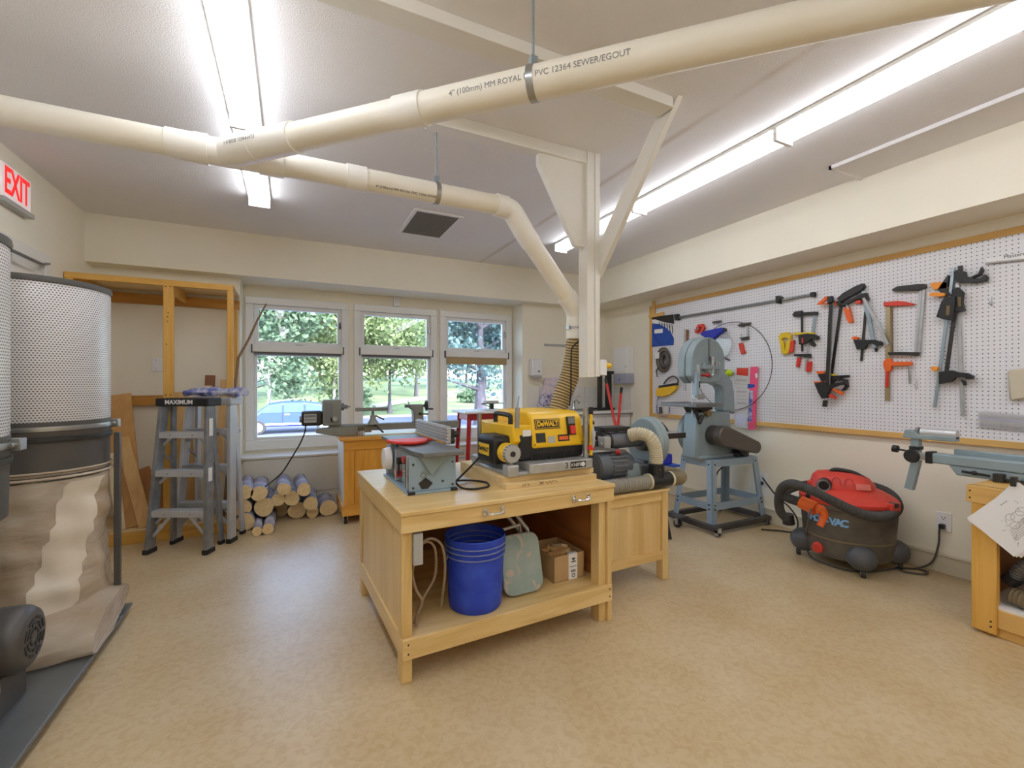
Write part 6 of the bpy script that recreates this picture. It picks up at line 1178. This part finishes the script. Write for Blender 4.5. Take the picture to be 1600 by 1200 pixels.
O('knob', MB().lathe([(.0, -.02), (.034, -.018), (.04, 0), (.034, .012), (0, .014)], 20, (MX - .055, 1.355, BZ + .085), Matrix.Rotation(-PI / 2, 4, 'Y')), m_black); O('knob', MB().cyl((MX, 1.40, BZ + .105), (MX, 1.455, BZ + .11), .006).cyl((MX, 1.445, BZ + .11), (MX, 1.47, BZ + .112), .022, n=14), m_black)
O('post', MB().box(MX - .022, MX + .022, 1.335, 1.375, BZ + .10, BZ + .20), m_delta, bev=.003); O('post_collar', MB().box(MX - .028, MX + .028, 1.33, 1.38, BZ + .12, BZ + .14), m_black, bev=.003); O('drop_leg', MB().bar((MX - .005, 1.35, BZ + .06), (MX - .005, 1.385, BZ - .12), .042, .036, up=(1, 0, 0)), m_delta, bev=.003)
rs = O('roller_head', MB().prism([(MX - .03, 1.41, BZ + .185), (MX - .03, 1.40, BZ + .235), (MX - .03, 1.36, BZ + .235), (MX - .03, 1.33, BZ + .21), (MX - .03, 1.17, BZ + .215), (MX - .03, 1.17, BZ + .185)], (.06, 0, 0)), m_delta, bev=.004); O('roller', MB().cyl((MX, 1.17, BZ + .225), (MX, 1.33, BZ + .225), .026, n=20), m_alup, rs); O('roller_end', MB().ring((MX, 1.345, BZ + .225), .022, .008, (0, 1, 0), 20, 8), m_grey, rs)
O('lock_lever', MB().bar((MX - .036, 1.14, BZ + .03), (MX - .036, 1.03, BZ + .025), .008, .012).ball((MX - .036, 1.09, BZ + .03), .012, 8, 6), m_black)
O('clamp_arm', MB().cyl((MX - .045, .99, BZ + .018), (MX - .045, .86, BZ + .018), .006).box(MX - .07, MX - .03, .97, 1.01, BZ + .002, BZ + .045).cyl((MX - .05, .87, BZ + .015), (MX - .05, .895, BZ + .015), .012), m_dark, bev=.003)
bk = O('mount_bracket', MB().box(MX - .05, MX - .034, .74, .80, BZ + .03, BZ + .12).box(MX - .05, MX + .04, .74, .80, BZ + .112, BZ + .122), m_greyw, bev=.003); O('mount_lever', MB().bar((MX - .055, .82, BZ + .012), (MX - .055, .68, BZ + .005), .01, .014).cyl((MX - .05, .77, BZ + .0), (MX - .05, .77, BZ + .03), .01), m_black, bk)
O('cross_clamp', MB().box(MX - .06, MX + .05, .60, .68, BZ + .05, BZ + .13), m_delta, bev=.01)
t = thing('manual_sheets', 'white manual sheets with line drawings clipped to the side bench', 'paper', (3.04, .75, .46))
def sheet(dx_, rot, mm):
    u = Vector((0, math.cos(rot), -math.sin(rot))); v = Vector((0, math.sin(rot), math.cos(rot))); o0 = Vector((3.048 - dx_, .87 - dx_ * 2, .778))
    return u, v, o0
for k_, (dx_, rot) in enumerate(((0, .98), (.004, .92), (.008, .875))):
    u, v, o0 = sheet(dx_, rot, 0); ps = O('sheet', MB().prism([o0, o0 + u * .28, o0 + u * .28 - v * .215, o0 - v * .215], (-.0012, 0, 0)), m_paper, smooth=False)
u, v, o0 = sheet(.0096, .875, 0); rg = random.Random(11)
def on(a, b): return o0 + u * a - v * b
g = MB()
for (cx_, cy_, r_) in ((.10, .09, .022), (.125, .10, .03), (.15, .085, .018), (.165, .12, .02)): g.tube([on(cx_ + r_ * math.cos(a), cy_ + r_ * .7 * math.sin(a)) for a in [2 * PI * j / 16 for j in range(16)]], .0006, 4, closed=True)
for k_ in range(7): g.tube([on(.06 + k_ * .004, .11 + k_ * .008), on(.20 + k_ * .004, .125 + k_ * .007)], .0006, 4)
for k_ in range(26):
    a = rg.uniform(.05, .22); b = rg.uniform(.06, .18); g.tube([on(a, b), on(a + rg.uniform(-.02, .02), b + rg.uniform(-.02, .02))], .0006, 4)
for k_ in range(3): g.tube([on(.10 + k_ * .012, .03), on(.108 + k_ * .012, .03)], .0014, 4)
O('line_drawing', g, m_inkgrey, ps); O('clip', MB().box(3.03, 3.062, .86, .88, .755, .80), m_dark, bev=.003)
t = thing('parts_tray', 'clear plastic tray with a red handled driver above the saw stand', 'tray', (3.62, .86, BZ + .10))
O('tray', MB().box(3.50, 3.74, .45, .94, BZ + .005, BZ + .15).prism([(3.48, .95, BZ + .15), (3.76, .95, BZ + .15), (3.76, .45, BZ + .17), (3.48, .45, BZ + .17)], (0, 0, .008)), m_dispb, bev=.008)
t = thing('driver_set', 'boxed red and black screwdrivers behind the saw stand', 'screwdrivers', (3.66, .80, BZ + .18))
O('case', MB().box(3.70, 3.75, .62, .97, BZ + .16, BZ + .255), m_dispb, bev=.004)
for k_ in range(3): d_ = O('shaft', MB().cyl((3.692, .955, BZ + .185 + k_ * .028), (3.692, .86, BZ + .185 + k_ * .028), .008), m_black); O('handle', MB().cyl((3.688, .87, BZ + .185 + k_ * .028), (3.688, .77 - .05 * (k_ == 2), BZ + .185 + k_ * .028), .0125, n=12), m_red if k_ == 2 else m_black, d_)

# ------------------------------------------------------------------ outdoors
GZ = -1.1
struct(obj('ground', MB().box(-30, 60, 5.6, 34, GZ - .3, GZ), m_conc, smooth=False))
def gh(x, y): return GZ + max(0, (y - 33)) * .062 + .25 * math.sin(x * .15) * min(1, max(0, (y - 33) / 10))
v_ = []; f_ = []; nx, ny = 46, 26
for j in range(ny):
    for i in range(nx): x = -30 + 2 * i; y = 32.5 + j * 2.4; v_.append((x, y, gh(x, y) + .02))
for j in range(ny - 1):
    for i in range(nx - 1): f_.append((j * nx + i, j * nx + i + 1, (j + 1) * nx + i + 1, (j + 1) * nx + i))
struct(obj('lawn', MB().add(v_, f_), m_grass))
pts = curve([(2, 36, 0), (6, 38.5, 0), (11, 43, 0), (17, 47, 0), (26, 49, 0)], 8); v_ = []; f_ = []
for p in pts: w = 1.2 + max(0, (p.x - 6)) * .03; v_ += [(p.x, p.y - w, gh(p.x, p.y - w) + .06), (p.x, p.y + w, gh(p.x, p.y + w) + .06)]
for i in range(len(pts) - 1): f_.append((2 * i, 2 * i + 2, 2 * i + 3, 2 * i + 1))
struct(obj('footpath', MB().add(v_, f_), m_path))
struct(obj('kerb', MB().box(-30, 60, 32.2, 32.6, GZ, GZ + .14), m_path))
def tree(label, x, y, h, trunk_h, cr_, ch, mat_, n, leaf_s, seed, tm=None, tr_=.22, lean=0, name='tree'):
    rg = random.Random(seed); z0 = gh(x, y) if y > 33 else GZ
    tr__ = thing(name, label, 'tree', (x, y, z0), 0, 'trees outside the windows')
    tp = Vector((lean, 0, trunk_h + ch * .5)); pts = curve([(0, 0, -.1), (lean * .3, 0, trunk_h * .5), (lean * .6, 0, trunk_h), tp], 4)
    obj('trunk', MB().tube(pts, [tr_ * (1.25 - .9 * k_ / (len(pts) - 1)) for k_ in range(len(pts))], 10), tm or m_trunk, tr__)
    b = MB()
    for k_ in range(7): a = rg.uniform(0, 6.28); z = rg.uniform(trunk_h * .7, trunk_h + ch * .5); b.tube([(lean * z / (trunk_h + ch), 0, z), (cr_ * .75 * math.cos(a), cr_ * .75 * math.sin(a), z + rg.uniform(.3, 1.6))], [tr_ * .35, tr_ * .1], 6)
    obj('branches', b, tm or m_trunk, tr__)
    lv = []; lf = []; cl = [(Vector((rg.gauss(0, 1), rg.gauss(0, 1), rg.gauss(0, 1))).normalized() * rg.uniform(.35, 1), rg.uniform(.22, .42)) for _ in range(26)]
    for k_ in range(n):
        c, s = rg.choice(cl); q = c + Vector((rg.gauss(0, 1), rg.gauss(0, 1), rg.gauss(0, .8))) * s * .5
        p = Vector((q.x * cr_, q.y * cr_, trunk_h + ch * .5 + q.z * ch * .5))
        a = Vector((rg.gauss(0, 1), rg.gauss(0, 1), rg.gauss(0, 1))).normalized(); bb = a.cross(Vector((rg.gauss(0, 1), rg.gauss(0, 1), rg.gauss(0, 1)))).normalized(); s_ = leaf_s * rg.uniform(.6, 1.3); i0 = len(lv)
        lv += [p - a * s_, p + bb * s_ * .6, p + a * s_, p - bb * s_ * .6]; lf.append((i0, i0 + 1, i0 + 2, i0 + 3))
    o = obj('foliage', MB().add(lv, lf), mat_, tr__, smooth=False); o['kind'] = 'stuff'
L0, L1, L2, L3 = m_leafs
tree('bright leafy tree behind the blue car, left window', -1.2, 30.0, 9, 1.6, 3.6, 8.5, L1, 11000, .15, 1, m_birchbark, .14)
tree('spring green tree filling the left window top', 2.6, 33.0, 10, 2.0, 3.8, 9.5, L0, 11000, .15, 2, m_birchbark, .15)
tree('yellow-green tree at the left of the middle window', 6.6, 34.5, 9, 1.2, 3.2, 8.0, L0, 11000, .15, 3, m_trunk, .18)
tree('mid green tree seen past the middle window', 11.5, 46, 11, 2.0, 4.5, 10, L1, 4600, .26, 4)
tree('blue-green conifer in the right window with a dark trunk', 9.7, 24.0, 9, 2.75, 3.6, 8, L2, 10000, .14, 5, m_trunk, .36)
tree('dark tree at the edge of the right window with a leaning trunk', 13.6, 27.0, 9, 3.0, 3.4, 8, L2, 7000, .18, 6, m_trunk, .40, -.5)
tree('distant dark tree behind the middle window', 16.5, 56, 12, 2.5, 5.5, 12, L3, 4200, .32, 7)
tree('distant green tree behind the right window', 25, 60, 12, 2.5, 6.0, 12, L1, 4200, .34, 8)
tree('distant tree behind the blue car', -3.5, 46, 12, 1.5, 5.5, 13, L3, 4200, .32, 9)
tree('distant bluish tree between the left and middle windows', 5.0, 52, 13, 2, 6.0, 13, L2, 4200, .34, 10)
tree('far dark tree at the left edge of the left window', -8.5, 40, 12, 1.5, 5, 12, L1, 3200, .32, 12)
tree('tall dark wood behind the lawn, left end', -14, 66, 14, 2, 8, 15, L3, 4200, .42, 21)
tree('tall green wood behind the lawn, second from left', 0.5, 70, 14, 1, 8.5, 15, L1, 4200, .42, 22)
tree('tall bluish wood behind the lawn, third from left', 13.5, 74, 14, 2, 8.5, 15, L2, 4200, .42, 23)
tree('tall dark wood behind the lawn, fourth from left', 28, 76, 14, 2.5, 8.5, 15, L3, 4200, .42, 24)
tree('tall green wood behind the lawn, right end', 42, 74, 14, 2, 8.5, 15, L2, 4200, .42, 25)
tree('low shrub on the lawn in the right window', 15.2, 40, 2, .1, 1.3, 1.5, L1, 900, .14, 13, name='shrub')
tree('low shrub behind the car in the left window', 3.8, 33.5, 2, .1, 1.8, 2.2, L1, 1200, .15, 14, name='shrub')
rg = random.Random(4)
for k_ in range(14):
    x = 15 + k_ * 1.1; y = 45 + .3 * math.sin(k_); z = gh(x, y); tag(obj('field_stone', MB().ball((x, y, z + .25), .5, 10, 7, (1.1, .7, .9 + rg.uniform(-.2, .2))), m_stone, ang=80), 'grey stone in the low wall across the lawn', 'stone', 'stones of the garden wall')
# parked car
t = thing('parked_car', 'blue car parked outside the left window', 'car', (0, 24.5, GZ), 0)
prof = [(-2.25, .35), (-2.28, .75), (-2.05, .92), (-1.45, 1.0), (-1.0, 1.40), (-.4, 1.48), (.6, 1.48), (1.25, 1.38), (1.85, 1.05), (2.2, .95), (2.25, .6), (2.2, .35)]
obj('body', MB().prism([(x, -.85, z) for x, z in prof], (0, 1.7, 0)), m_car, t, bev=.12, seg=3)
for P_ in ([(-1.32, 1.0), (-.92, 1.36), (-.42, 1.42), (-.42, 1.0)], [(-.34, 1.0), (-.34, 1.42), (.5, 1.42), (.5, 1.0)], [(.58, 1.0), (.58, 1.42), (1.16, 1.33), (1.62, 1.03)]): obj('window', MB().prism([(x, -.865, z) for x, z in P_], (0, .03, 0)), m_cargl, t)
obj('door_seam', MB().box(-.40, -.37, -.865, -.85, .4, 1.0).box(.52, .55, -.865, -.85, .4, 1.0), m_ink, t); obj('door_handle', MB().box(-.30, -.1, -.88, -.85, .88, .93).box(.62, .82, -.88, -.85, .88, .93), m_disp, t); obj('sill_trim', MB().box(-1.2, 1.2, -.87, -.84, .42, .5), m_disp, t)
for x in (-1.4, 1.4): w_ = obj('wheel', MB().cyl((x, -.88, .33), (x, -.66, .33), .33, n=24), m_rubber, t, bev=.03); obj('hub', MB().cyl((x, -.9, .33), (x, -.87, .33), .2, n=20), m_alu, w_)
